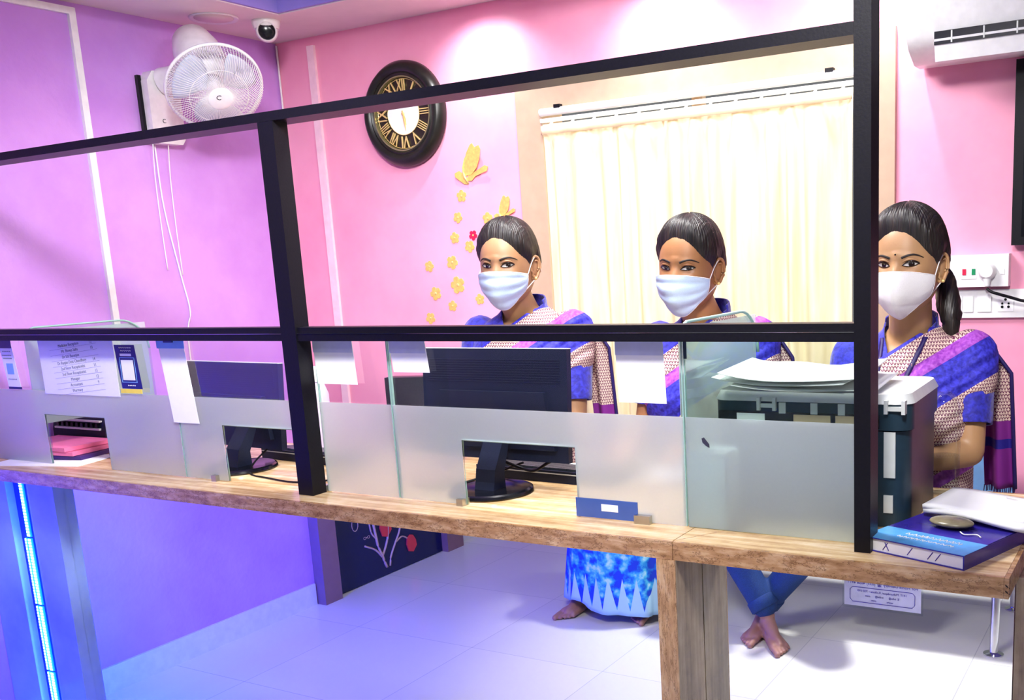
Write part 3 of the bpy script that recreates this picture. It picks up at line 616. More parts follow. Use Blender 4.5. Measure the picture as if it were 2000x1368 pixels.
def pane(x0, x1, cut=None, green=False):
    ZT = 1.352; zb = CZ + .002; FT = 1.180
    def outl(zt):
        p = [(x0, zb)]
        if cut:
            a, b, h = cut
            if b >= x1 - .001: return [(x0, zb), (a, zb), (a, h), (x1, h), (x1, zt), (x0, zt)]
            if a <= x0 + .001: return [(x0, h), (b, h), (b, zb), (x1, zb), (x1, zt), (x0, zt)]
            p += [(a, zb), (a, h), (b, h), (b, zb)]
        return p + [(x1, zb), (x1, zt), (x0, zt)]
    L = lambda pts: [(a + 1.8, b - CZ) for a, b in pts]
    bm = bmesh.new(); prism(bm, L(outl(ZT)), 1, YG - YP, YG - YP + .006); g = finish('glass_pane', bm, 'glassgreen' if green else 'glass', fr)
    bm = bmesh.new(); prism(bm, L(outl(FT)), 1, YG - YP - .0018, YG - YP - .0006); f = finish('frosted_film', bm, 'frost', g)
    if cut:
        a, b, h = cut; bm = bmesh.new()
        pts = [(max(a, x0), zb), (max(a, x0), h), (min(b, x1), h)] + ([(b, zb)] if b < x1 - .001 else [])
        tube(bm, [(p[0] + 1.8, YG - YP + .003, p[1] - CZ) for p in pts], .0028, 8); finish('polished_edge', bm, 'glassedge', g, True)
    for xx in (x0, x1): sp_('polished_edge', (xx - .0012, xx + .0012, YG + .0002, YG + .0058, zb, ZT - .002), 'glassedge', 0, None)
    return g
pane(XL + .005, -2.376, (-2.99, -2.700, 1.108)); pane(-2.370, -1.897, (-2.206, -1.89, 1.107)); pane(-1.843, -1.613); pane(-1.607, -.856, (-1.413, -1.112, 1.106)); pane(-.850, -.5, None, True)
for x in (-.952, -1.855, -1.423, -.488, -2.25):
    o = sp_('clamp', (x - .018 if x == -.952 else x - .009, x + .018 if x == -.952 else x + .009, YG - .014, YG + .012, CZ, CZ + (.018 if x == -.952 else .016)), 'steel', .003)
bm = bmesh.new(); box(bm, -1.115 + 1.8, -.966 + 1.8, -.0045 + .05, -.002 + .05, .002, .043); lb = finish('blue_sticker', bm, 'bluelabel', fr)
sp_('sticker_panel', (-1.052, -1.012, YG - .0052, YG - .0044, CZ + .018, CZ + .033), 'paper', 0)
def divider(x, label, notch=False):
    prof = [(1.768, CZ + .001), (1.768, 1.352), (1.80, 1.364)] + [(2.18 - .10 + .10 * sin(a), 1.364 - .10 + .10 * cos(a)) for a in [i * pi / 2 / 8 for i in range(9)]] + [(2.18, CZ + .001)] + ([(2.13, CZ + .001), (2.13, CZ + .115), (1.80, CZ + .115), (1.80, CZ + .001)] if notch else [])
    bm = bmesh.new(); prism(bm, prof, 0, x - .004, x + .004); o = tag(finish('desk_divider', bm, 'glassgreen', None), label, 'divider', 'glass dividers between desks')
    bm = bmesh.new(); tube(bm, [(x, a, b) for a, b in prof[1:12]], .0035, 6); finish('polished_edge', bm, 'glassedge', o, True)
    zt = 1.178; bm = bmesh.new(); box(bm, x - .0055, x - .0042, 1.77, 2.178, CZ + (.116 if notch else .002), 1.352); finish('tinted_film', bm, frostlite, o)
def fl_():
    t = NT('translucent_film'); t.n.remove(t.p); tr = t.new('ShaderNodeBsdfTransparent'); tr.inputs[0].default_value = (.9, .95, .93, 1); d = t.new('ShaderNodeBsdfDiffuse'); d.inputs[0].default_value = (.8, .84, .82, 1)
    tl = t.new('ShaderNodeBsdfTranslucent'); tl.inputs[0].default_value = (.8, .84, .82, 1); n = t.noise(t.coord(), 60); t.link(t.ramp(n, [(0, (.80, .85, .83, 1)), (1, (.88, .92, .90, 1))]), d.inputs[0])
    a = t.new('ShaderNodeMixShader'); t.link(d.outputs[0], a.inputs[1]); t.link(tl.outputs[0], a.inputs[2]); b = t.new('ShaderNodeMixShader'); b.inputs[0].default_value = .6; t.link(tr.outputs[0], b.inputs[1]); t.link(a.outputs[0], b.inputs[2]); t.link(b.outputs[0], t.out.inputs[0]); return t.m
frostlite = fl_()
divider(-.862, 'upright frosted glass desk divider beside the large printer'); divider(-3.05, 'upright frosted glass desk divider behind the staff notice', True)

# ------------------------------------------------------------------ papers on the glass
YF = YG - .0055
def sheet(name, label, cat, x0, x1, z0, z1, mat='paper', y=YF, roll=0, group=None, skew=0):
    cx, cz = (x0 + x1) / 2, z1; e = empty(name, label, cat, (cx, y, cz), 0, group); hw = (x1 - x0) / 2; h = z1 - z0
    bm = bmesh.new(); R = Matrix.Rotation(-roll, 4, 'Y'); rows = []
    prism(bm, [(-hw, 0), (-hw + skew, -h), (hw + skew, -h), (hw, 0)], 1, -.0006, 0, R); finish('sheet', bm, mat, e); return e, R
def put(e, R, name, mat, items, depth=.0004, y=-.0009):
    bm = bmesh.new()
    for s, x, z, size, al in items: text_into(bm, s, size, R @ faceT(x, y, z, 0), depth, al)
    return finish(name, bm, mat, e)
def strokes(e, name, mat, rows):
    bm = bmesh.new(); r_ = random.Random(5)
    for x0, x1, z in rows:
        x = x0
        while x < x1:
            L = r_.uniform(.003, .008); tube(bm, [(x, -.0014, z), (x + L * .3, -.0014, z + .0018), (x + L * .6, -.0014, z - .0012), (x + L, -.0014, z + .0006)], .0006, 4); x += L + .002
    return finish(name, bm, mat, e)
n, R = sheet('staff_notice', 'large white sheet listing staff and room numbers taped to the glass', 'notice', -2.957, -2.606, 1.172, 1.333)
Rr = R @ Matrix.Rotation(radians(-6), 4, 'Y')
put(n, Rr, 'lettering', 'greyink', [(s, -.03, -.012 - i * .0165, .0125, 'CENTER') for i, s in enumerate(['Medicine Reception', 'Mr. Biswas Saha', 'Dr S.K Banerjee', 'Dr Ranjan Dutt Choudhury', '2nd Floor Receptionist', '3rd Floor Receptionist', 'Manager', 'Accountant', 'Pharmacy'])] +
    [(s, .075, -.014 - i * .0165, .0125, 'CENTER') for i, s in enumerate(['12', '10', '', '14', '11', '13', '13', '9'])])
bm = bmesh.new()
for i in range(9): box(bm, -.125, .10, -.0011, -.0008, -.0205 - i * .0165, -.0200 - i * .0165, Rr)
finish('ruled_line', bm, 'greyink', n)
q, R = sheet('payment_card', 'navy payment card with yellow foot on the glass, right of the staff notice', 'card', -2.603, -2.515, 1.196, 1.318, 'navy', skew=.012)
bx('code_panel', (-.021, .030, -.0014, -.0006, -.098, -.042), 'paper', q)
bm = bmesh.new()
for a, b, c, d in ((-.027, -.0255, -.103, -.036), (.036, .0375, -.103, -.036), (-.027, .0375, -.1045, -.103), (-.027, .0375, -.0365, -.035)): box(bm, a, b, -.0013, -.0006, c, d)
finish('border_line', bm, 'lightblue', q)
bx('pill_label', (-.022, .026, -.0013, -.0006, -.031, -.024), 'paper', q); bx('yellow_foot', (-.040, .052, -.0008, 0, -.135, -.1225), 'yellow', q); strokes(q, 'lettering', 'paper', [(-.022, .03, -.008), (-.016, .026, -.0165), (-.004, .028, -.113)])
q, R = sheet('payment_leaflet', 'narrow navy-topped leaflet at the left edge of the glass', 'leaflet', -3.160, -3.096, 1.186, 1.332, 'paper', skew=.02)
bx('navy_header', (-.032, .034, -.0012, -.0005, -.026, -.0), 'navy', q); bx('navy_footer', (-.012, .055, -.0012, 0, -.150, -.143), 'navy', q); bx('print_block', (-.006, .028, -.0012, -.0005, -.105, -.072), 'lightblue', q); strokes(q, 'lettering', 'greyink', [(-.016, .022, -.036), (-.02, .026, -.048), (-.016, .026, -.057), (-.006, .034, -.12)])
q, R = sheet('pinned_paper', 'tall plain white paper in a sleeve, left of the black monitor back', 'paper', -2.415, -2.312, 1.108, 1.331, skew=.025); bx('sleeve_top', (-.056, .056, -.0012, -.0006, -.022, 0), 'lightblue', q)
bm = bmesh.new(); box(bm, -.02, .014, -.006, -.001, -.006, .004); finish('clip', bm, 'navy', q)
for lab, a, b, c, sk in (('wide plain white sheet hanging on the glass right of the tall post', -1.840, -1.712, 1.226, .006), ('small plain white sheet hanging on the glass beside the large monitor', -1.598, -1.492, 1.258, .008), ('plain white sheet on the glass in front of the second woman', -1.000, -.892, 1.206, .004)):
    q, R = sheet('hanging_sheet', lab, 'paper', a, b, c, 1.332, skew=sk, group='white sheets hanging on the glass'); bx('sleeve_top', (-(b - a) / 2, (b - a) / 2, -.0012, -.0006, -.030, 0), pm('faded_sleeve', (205, 210, 232), .6), q)
bx('tape_strip', (-.8475, -.8405, YF - .001, YF, 1.296, 1.334), 'teal'); tag(bpy.data.objects['tape_strip'], 'short dark tape strip near the top of the right glass pane', 'tape')
bm = bmesh.new(); prism(bm, [(-.8155, 1.139), (-.811, 1.141), (-.800, 1.128), (-.7995, 1.121), (-.806, 1.124), (-.814, 1.131)], 1, YG - .0035, YG - .0019); tag(finish('ink_mark', bm, 'ink', None), 'small dark mark on the frosted film of the right pane', 'mark')

# ------------------------------------------------------------------ desk equipment
def monitor(name, label, x, y, z0, w_, h, yaw, basex, basey):
    e = empty(name, label, 'monitor', (x, y, CZ), yaw, 'desktop monitors seen from behind')
    zc = z0 - CZ
    bm = bmesh.new(); prism(bm, [(-w_ / 2, zc), (w_ / 2, zc), (w_ / 2, zc + h), (-w_ / 2, zc + h)], 1, 0, .018, Matrix.Rotation(radians(-4), 4, 'X')); hs = finish('housing', bm, 'blackpl', e, bevel=.004)
    bm = bmesh.new(); prism(bm, [(-w_ / 2 + .03, zc + .03), (w_ / 2 - .03, zc + .03), (w_ / 2 - .06, zc + h * .62), (-w_ / 2 + .06, zc + h * .62)], 1, -.014, .001, Matrix.Rotation(radians(-4), 4, 'X')); finish('back_bulge', bm, 'blackpl', e, bevel=.006)
    bm = bmesh.new()
    for k in range(10): box(bm, -w_ / 2 + .02, w_ / 2 - .02, -.0014, .0002, zc + h * .70 + k * .006, zc + h * .70 + k * .006 + .002, Matrix.Rotation(radians(-4), 4, 'X'))
    finish('vent_ribs', bm, 'blackpl', e)
    bm = bmesh.new(); box(bm, -w_ / 2 + .006, w_ / 2 - .006, .0175, .0195, zc + .01, zc + h - .006, Matrix.Rotation(radians(-4), 4, 'X')); finish('display', bm, 'blackgloss', e)
    bm = bmesh.new(); box(bm, -w_ / 2, w_ / 2, .001, .019, zc + h, zc + h + .0018, Matrix.Rotation(radians(-4), 4, 'X')); finish('top_edge', bm, 'greypl', e)
    bx_, by_ = basex, basey
    bm = bmesh.new(); lathe(bm, [(0, 0), (.098, 0), (.102, .004), (.100, .010), (.094, .013), (.09, .0115), (0, .0125)], Matrix.Translation((bx_, by_, 0)), 48); finish('stand_base', bm, 'blackgloss', e, True, autosm=40)
    bm = bmesh.new(); prism(bm, [(by_ - .03, .01), (by_ + .02, .01), (by_ + .018, .05), (-.002, zc + h * .45), (-.018, zc + h * .45), (by_ - .018, .06), (by_ - .024, .03)], 0, bx_ - .028, bx_ + .028); finish('stand_column', bm, 'blackpl', e, bevel=.005)
monitor('computer_monitor', 'large black monitor back in the middle bay, in front of the first woman', -1.478, 1.955, 1.018, .435, .272, 0, .045, -.075)
monitor('computer_monitor', 'smaller black monitor back in the left bay behind the pinned paper', -2.43, 1.965, 1.0, .43, .245, radians(-4), .12, -.07)
def keyboard(name, label, x, y, L, D, yaw):
    e = empty(name, label, 'keyboard', (x, y, CZ), yaw, 'black keyboards on the counter')
    bm = bmesh.new(); prism(bm, [(-D / 2, 0), (D / 2, 0), (D / 2, .012), (-D / 2, .03)], 0, -L / 2, L / 2); finish('case', bm, 'blackpl', e, bevel=.003)
    sl = math.atan2(-.018, D); T_ = Matrix.Translation((0, 0, .021)) @ Matrix.Rotation(sl, 4, 'X')
    for r in range(5):
        bm = bmesh.new(); n = 15
        for k in range(n): xa = -L / 2 + .012 + k * (L - .024) / n; ya_ = -D / 2 + .014 + r * (D - .028) / 5; box(bm, xa + .001, xa + (L - .024) / n - .001, ya_ + .001, ya_ + (D - .028) / 5 - .002, .0005, .006, T_)
        finish('key_row', bm, pm('dark_grey_key', (70, 75, 82), .4) if r == 0 else bpy.data.materials['dark_grey_key'], e)
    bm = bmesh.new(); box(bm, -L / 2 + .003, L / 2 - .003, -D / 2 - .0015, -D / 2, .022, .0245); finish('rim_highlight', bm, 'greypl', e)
keyboard('keyboard', 'black keyboard on the counter behind the large monitor', -1.375, 2.085, .42, .14, radians(-3)); keyboard('keyboard', 'black keyboard on the counter behind the left monitor', -2.20, 2.075, .36, .13, radians(-5))
def loose(name, label, x, y, L, D, yaw, z=CZ, t=.0012, mat='paper', cat='paper', group=None):
    bm = bmesh.new(); NXs = 8
    A = []
    for i in range(NXs + 1):
        for j in range(NXs + 1): A.append((-L / 2 + L * i / NXs, -D / 2 + D * j / NXs))
    box(bm, -L / 2, L / 2, -D / 2, D / 2, 0, t); o = finish(name, bm, mat, None, bevel=.0003 if t > .003 else 0); o.location = (x, y, z); o.rotation_euler = (0, 0, yaw); return tag(o, label, cat, group)
loose('loose_paper', 'white paper lying behind the black keyboard of the middle bay', -1.50, 2.19, .30, .07, .02, t=.002); loose('loose_paper', 'white form lying at the right end of the middle keyboard', -1.09, 2.185, .14, .09, .1, t=.002)
loose('loose_paper', 'sheet of white paper under the pink folders at the far left', -3.05, 1.80, .34, .18, radians(14), t=.001)
def cable(name, label, pts, r=.0025, mat='black'):
    bm = bmesh.new(); tube(bm, curve_pts(pts, 40), r, 8); return tag(finish(name, bm, mat, None, True), label, 'cable')
cable('monitor_cable', 'thin black cable looping on the counter beside the left monitor stand', [(-2.30, 1.99, CZ + .05), (-2.27, 1.9, CZ + .02), (-2.22, 1.84, CZ + .003), (-2.13, 1.815, CZ + .003), (-2.0, 1.80, CZ + .003), (-1.93, 1.86, CZ + .003), (-1.95, 2.0, CZ + .003)])
cable('monitor_cable', 'tangled black cables behind the large monitor stand', [(-1.47, 1.95, CZ + .07), (-1.43, 1.99, CZ + .04), (-1.38, 1.985, CZ + .035), (-1.33, 1.98, CZ + .06), (-1.30, 1.99, CZ + .07)], .004)
cable('monitor_cable', 'thin black cable on the counter left of the large monitor stand', [(-1.42, 2.0, CZ + .05), (-1.5, 1.98, CZ + .02), (-1.56, 1.92, CZ + .004), (-1.60, 1.86, CZ + .004), (-1.68, 1.9, CZ + .004)], .003)
# large printer
pr = empty('office_printer', 'large slate multifunction printer with pale grey lid behind the right post', 'printer', (-.638, 1.880, CZ), radians(1.5))
W2 = .2; D2 = .285
def rr(x0, x1, y0, y1, r, n=6):
    o = []
    for cx_, cy_, a0 in ((x1 - r, y1 - r, 0), (x0 + r, y1 - r, pi / 2), (x0 + r, y0 + r, pi), (x1 - r, y0 + r, 3 * pi / 2)): o += [(cx_ + r * cos(a0 + k * pi / 2 / n), cy_ + r * sin(a0 + k * pi / 2 / n)) for k in range(n + 1)]
    return o
bm = bmesh.new(); prism(bm, rr(-W2, W2 - .005, 0, D2, .035), 2, .001, .19); pb = finish('body', bm, 'teal', pr, smooth=True, autosm=40)
bm = bmesh.new(); prism(bm, rr(-W2 - .004, W2, -.006, D2 + .004, .035), 2, .193, .243); finish('scanner_unit', bm, 'teal', pr, smooth=True, autosm=40)
bm = bmesh.new(); prism(bm, rr(-W2 - .006, W2 + .002, -.008, D2 + .005, .035), 2, .244, .262); 
for v in bm.verts:
    if v.co.z > .25: v.co.x *= .96; v.co.y = .13 + (v.co.y - .13) * .93
finish('lid', bm, 'greypl', pr, smooth=True, autosm=40)
for x in (-.085, .17):
    bm = bmesh.new(); box(bm, x - .02, x - .013, -.014, .004, .226, .252); box(bm, x + .013, x + .02, -.014, .004, .226, .252); box(bm, x - .013, x + .013, -.012, .002, .232, .240); finish('hinge', bm, 'greypl', pr, bevel=.0015)
bx('rear_recess', (-.19, .14, -.0072, -.005, .196, .223), 'blackgloss', pr); 
for x in (-.06, .005, .06): bx('rib', (x, x + .014, -.0085, -.0055, .2205, .2425), 'greypl', pr, .001)
for x0, x1 in ((-.15, -.09), (-.03, .045), (.055, .115)): bx('slot_cover', (x0, x1, -.0085, -.0055, .200, .219), pm('tan_card', (205, 175, 140), .6) if x0 > -.05 else M['whitepl'], pr, .002)
bx('side_handle', (W2 - .052, W2 - .030, -.0035, .002, .10, .19), 'greypl', pr, .004); bx('side_handle', (W2 - .052, W2 - .034, -.0035, .002, .03, .065), 'greypl', pr, .004)
# papers on the printer lid
for i, (x, y, L, D, yaw, z, lab) in enumerate(((-.66, 1.985, .30, .20, .05, .2745, 'lowest sheet of the loose papers piled on the printer lid'), (-.70, 1.98, .29, .20, -.10, .2835, 'middle sheet of the loose papers piled on the printer lid'), (-.68, 1.97, .30, .205, .02, .2940, 'topmost curled sheet of the loose papers on the printer lid'))):
    bm = bmesh.new(); g = [[bm.verts.new((-L / 2 + L * a / 12, -D / 2 + D * b / 8, (.014 + .004 * i) * (max(0, abs(a - 5) / 6) ** 2) * (1 if a < 5 else .3) + .004 * sin(a * .9 + i * 2) * (b / 8) + .012 * (b / 8) + .002)) for b in range(9)] for a in range(13)]
    for a in range(12):
        for b in range(8): bm.faces.new((g[a][b], g[a + 1][b], g[a + 1][b + 1], g[a][b + 1]))
    o = finish('lid_paper', bm, 'paper', None, True); o.location = (x, y, CZ + z - .012); o.rotation_euler = (0, 0, yaw); s = o.modifiers.new('s', 'SOLIDIFY'); s.thickness = .0015; tag(o, lab, 'paper', 'papers on the printer lid')
# white carton behind frosted pane
bx('paper_carton', (-.852, -.775, 1.77, 1.845, CZ, CZ + .152), 'paper', None, .003); tag(bpy.data.objects['paper_carton'], 'white carton blurred behind the frosted right pane', 'carton')
# small printer at far left
p2 = empty('receipt_printer', 'small black printer behind the leftmost glass opening', 'printer', (-3.205, 2.085, CZ))
bm = bmesh.new(); prism(bm, [(-.11, 0), (.12, 0), (.12, .13), (0, .145), (-.10, .10), (-.11, .06)], 0, -.12, .16); finish('body', bm, 'blackpl', p2, bevel=.006)
bm = bmesh.new(); box(bm, -.10, .14, -.116, -.10, .062, .068); box(bm, -.10, .14, -.113, -.1, .088, .093); finish('trim_line', bm, 'greypl', p2)
bm = bmesh.new()
for k in range(9): box(bm, -.09 + k * .026, -.078 + k * .026, -.114, -.10, .070, .083)
finish('button_row', bm, 'blackgloss', p2)
for i, (m_, nm, lab) in enumerate((('purplefile', 'folder', 'dark purple folder at the bottom of the pile on the far left'), ('pinkfile', 'folder', 'pink folder lying on the dark purple folder at the far left'), ('pinkfile', 'folder', 'topmost pink folder in the pile at the far left'))):
    o = loose(nm, lab, -3.11 - .01 * i, 1.872 + .003 * i, .30 - .01 * i, .17, radians(12 - i * 5), CZ + .0015 + i * .0135, .012, m_, 'folder', 'folders stacked at the far left')
bm = bmesh.new(); tube(bm, curve_pts([(-2.865, 1.91, CZ + .02), (-2.88, 1.91, CZ + .08), (-2.88, 1.91, CZ + .145)], 12), [.036 - .0008 * k for k in range(13)], 24); o = finish('vase', bm, pm('smoky_blue_plastic', (84, 108, 150), .25), None, True, autosm=50)
bm = bmesh.new(); lathe(bm, [(0, 0), (.040, 0), (.042, .02), (.036, .024), (0, .024)], Matrix.Translation((-2.865, 1.91, CZ)), 32); finish('base', bm, 'navy', o, True); tag(o, 'smoky blue upright container with dark base beside the left glass opening', 'container')
sbt = empty('sanitizer_bottle', 'white capped bottle standing behind the left monitor', 'bottle', (-2.30, 2.19, CZ))
bm = bmesh.new(); lathe(bm, [(0, 0), (.03, 0), (.032, .01), (.032, .17), (.022, .20), (.012, .21), (0, .21)], seg=28); finish('bottle_body', bm, pm('lilac_white_plastic', (215, 195, 230), .3), sbt, True, autosm=50); bm = bmesh.new(); lathe(bm, [(0, .21), (.018, .21), (.018, .25), (.01, .256), (0, .256)], seg=24); finish('cap', bm, 'whitepl', sbt, True, autosm=50)
bx('red_clip', (-3.02, -3.00, 1.82, 1.84, CZ, CZ + .012), 'red', None, .002); bpy.data.objects['red_clip'].location.z = 0; tag(bpy.data.objects['red_clip'], 'tiny red clip on the counter near the left desk divider', 'clip')
# bottle, book, papers and paperweight at the right end
bt = empty('water_bottle', 'clear plastic bottle half full of water behind the printer corner', 'bottle', (-.440, 2.195, CZ))
bm = bmesh.new(); lathe(bm, [(0, .001), (.03, .001), (.034, .008), (.034, .17), (.032, .195), (.026, .213), (.014, .224), (0, .227)], seg=36); finish('bottle_body', bm, 'plasticfilm', bt, True, autosm=60)
bm = bmesh.new(); lathe(bm, [(0, .004), (.031, .004), (.0325, .01), (.0325, .085), (0, .085)], seg=36); finish('water', bm, 'plasticfilm', bt, True, autosm=60)
bk = empty('book', 'thick blue and violet paperback at the right end of the counter', 'book', (-.352, 1.815, CZ), radians(-19))
bx('pages', (-.098, .098, -.122, .122, .002, .024), 'paper', bk, .001)
bm = bmesh.new(); box(bm, -.1, .1, -.125, .125, 0, .002); box(bm, -.1, .1, -.125, .125, .024, .026); box(bm, .098, .1005, -.125, .125, 0, .026); cv = finish('cover', bm, 'violetcover', bk)
bx('cover_band', (-.1, .1, -.125, -.045, .026, .0264), 'bluecover', bk)
bm = bmesh.new(); Tt = Matrix.Translation((.0, -.082, .0268)); rb = random.Random(2)
for r_, (xa, xb, h_) in enumerate(((-.045, .055, .008), (-.05, .06, .005))):
    x = xa
    while x < xb: L = rb.uniform(.006, .012); tube(bm, [Tt @ Vector((x, .010 - r_ * .02, 0)), Tt @ Vector((x + L * .3, .010 - r_ * .02 + h_, 0)), Tt @ Vector((x + L * .7, .010 - r_ * .02 - h_ * .4, 0)), Tt @ Vector((x + L, .010 - r_ * .02 + h_ * .6, 0))], .0011, 5); x += L + .003
bm.faces.ensure_lookup_table()
finish('title_lettering', bm, 'paper', bk)
bm = bmesh.new()
for x0, x1 in ((-.06, -.05), (-.048, -.056), (-.01, 0.0), (.03, .04), (.045, .055)): tube(bm, [(x0, -.1223, .006), (x1, -.1223, .02)], .0008, 5)
finish('edge_scribble', bm, 'blueink', bk)
bm = bmesh.new(); bmesh.ops.create_uvsphere(bm, u_segments=32, v_segments=16, radius=1, matrix=Matrix.Translation((-.352, 1.835, CZ + .036)) @ Matrix.Rotation(-.3, 4, 'Z') @ Matrix.Diagonal((.042, .030, .0085, 1))); tag(finish('paperweight', bm, 'shell', None, True), 'flat oval mottled stone paperweight on the blue book', 'paperweight')
# keychain thread
bm = bmesh.new(); tube(bm, curve_pts([(-.33, 1.80, CZ + .0285), (-.32, 1.785, CZ + .0285), (-.30, 1.79, CZ + .0285), (-.29, 1.775, CZ + .0285)], 14), .0012, 6); tag(finish('thread', bm, 'paper', None, True), 'short white thread on the book beside the stone paperweight', 'thread')
for i, (x, y, yw, z) in enumerate(((-.29, 1.93, -.35, .034), (-.30, 1.95, -.18, .0475))):
    bm = bmesh.new(); L, D = .21, .16; g = [[bm.verts.new((-L / 2 + L * a / 10, -D / 2 + D * b / 8, .004 * sin(a * .5 + i))) for b in range(9)] for a in range(11)]
    for a in range(10):
        for b in range(8): bm.faces.new((g[a][b], g[a + 1][b], g[a + 1][b + 1], g[a][b + 1]))
    o = finish('paper_stack', bm, 'paper', None, True, ); o.location = (x, y, CZ + z); o.rotation_euler = (0, 0, yw); s = o.modifiers.new('s', 'SOLIDIFY'); s.thickness = .008
    tag(o, ['lower white paper stack overlapping the blue book', 'upper white paper stack at the right end of the counter'][i], 'paper stack', 'paper stacks at the right end')
bx('cushion_box', (-.40, -.235, 1.95, 2.1, CZ, CZ + .026), pm('brown_case', (120, 70, 70), .5), None, .004); tag(bpy.data.objects['cushion_box'], 'low brown case under the white paper stacks', 'case')

# ------------------------------------------------------------------ people
def sstep(a, b, x): t = max(0, min(1, (x - a) / (b - a))); return t * t * (3 - 2 * t)
def headpt(th, z, feat=1.):
    """head surface: th azimuth from the front (+ = image right), z in -.115..+.115"""
    t = max(-1, min(1, z / .115)); k = sqrt(max(0, 1 - abs(t) ** 2.3)); f = cos(th); s = sin(th)
    a = .0735 * k; b = .093 * k
    if z < 0:
        q = -z / .115
        a = .0735 * (1 - .30 * q ** 1.6) * (max(0, 1 - q ** 5)) ** .5; bf = .090 * (1 - .10 * q ** 2) * (max(0, 1 - q ** 6)) ** .5; bb = .093 * (1 - .55 * sstep(.15, 1, q)) * (max(0, 1 - q ** 5)) ** .5
    else: bf = .090 * k ** .9; bb = .100 * k
    e = 2.25
    c_, s_ = abs(f) ** (2 / e), abs(s) ** (2 / e)
    x = a * math.copysign(s_, s); y = -bf * c_ if f > 0 else bb * c_
    if feat and f > 0:
        g = lambda cx, cz, sx, sz: exp(-((x - cx) / sx) ** 2 - ((z - cz) / sz) ** 2)
        nz = sstep(.012, -.038, z) * (1 - sstep(-.040, -.054, z)); y -= feat * (.021 * nz + .003) * exp(-(x / (.009 + .008 * nz)) ** 2) * (z < .03) * sstep(-.07, -.045, z)
        for sg in (-1, 1):
            y += feat * .0085 * g(sg * .031, .0, .016, .011); y -= feat * .0028 * g(sg * .030, .019, .018, .006); y -= feat * .004 * g(sg * .042, -.034, .018, .018)
        y -= feat * (.005 * g(0, -.068, .018, .009) + .005 * g(0, -.098, .016, .012))
    return Vector((x, y, z))
def headmesh(bm, fn, nu=112, nv=90, z0=-.1149, z1=.1149):
    rings = []
    for j in range(nv + 1):
        ph = -pi / 2 + pi * j / nv; z = .115 * sin(ph)
        if j in (0, nv): rings.append([bm.verts.new(fn(0, z * .9999).lerp(Vector((0, 0, z)), 1))]); continue
        rings.append([bm.verts.new(fn(2 * pi * i / nu - pi, z)) for i in range(nu)])
    for a, b in zip(rings, rings[1:]):
        for i in range(nu):
            i2 = (i + 1) % nu
            if len(a) == 1: bm.faces.new((a[0], b[i2], b[i]))
            elif len(b) == 1: bm.faces.new((a[i], a[i2], b[0]))
            else: bm.faces.new((a[i], a[i2], b[i2], b[i]))
def hairline(th):
    d = abs(math.degrees(th)); P = [(0, .066), (25, .061), (42, .048), (58, .026), (70, .006), (80, -.012), (88, .004), (100, .0), (112, -.035), (130, -.062), (180, -.075)]
    for (a, u), (b, v) in zip(P, P[1:]):
        if d <= b: return u + (v - u) * (d - a) / (b - a)
    return P[-1][1]
def ear(bm, sg, T):
    E = T @ Matrix.Translation((sg * .0735, .010, -.012)) @ Matrix.Rotation(sg * -.45, 4, 'Z') @ Matrix.Rotation(-.12, 4, 'X')
    bmesh.ops.create_uvsphere(bm, u_segments=20, v_segments=14, radius=1, matrix=E @ Matrix.Diagonal((.006, .016, .029, 1)))
    tube(bm, [E @ Vector((sg * .006, .017 * cos(a) * (1 if sin(a) > -.3 else .75), .031 * sin(a))) for a in [2 * pi * k / 24 for k in range(24)]], .0042, 8, closed=True)
    tube(bm, [E @ Vector((sg * .006, .003 + .009 * cos(a), .004 + .016 * sin(a))) for a in [-.9 + k * .28 for k in range(12)]], .0028, 6)
    bmesh.ops.create_uvsphere(bm, u_segments=12, v_segments=8, radius=.0075, matrix=E @ Matrix.Translation((sg * .003, -.003, -.029)))
def ribbon(bm, pts, wd, bvh, T, off, thick=.0008, tm=None):
    """flat strip along 2-D (x,z) points projected from the front on a surface"""
    L = []
    for i, (x, z) in enumerate(pts):
        a = pts[max(i - 1, 0)]; b = pts[min(i + 1, len(pts) - 1)]; d = Vector((b[0] - a[0], b[1] - a[1])); n = Vector((-d.y, d.x)).normalized(); w_ = wd[i] if isinstance(wd, (list, tuple)) else wd
        r = []
        for s in (-1, 1):
            px, pz = x + n.x * w_ * s / 2, z + n.y * w_ * s / 2; h = bvh.ray_cast(Vector((px, -.6, pz)), Vector((0, 1, 0)))[0]; yy = (h.y if h else 0) - off; r.append((px, yy, pz))
        L.append(r)
    F = [[bm.verts.new(T @ Vector(p)) for p in r] for r in L]; B = [[bm.verts.new(T @ (Vector(p) + Vector((0, thick, 0)))) for p in r] for r in L]
    for i in range(len(L) - 1):
        bm.faces.new((F[i][0], F[i][1], F[i + 1][1], F[i + 1][0])); bm.faces.new((B[i][0], B[i + 1][0], B[i + 1][1], B[i][1]))
        for k in (0, 1): bm.faces.new((F[i][k], F[i + 1][k], B[i + 1][k], B[i][k]))
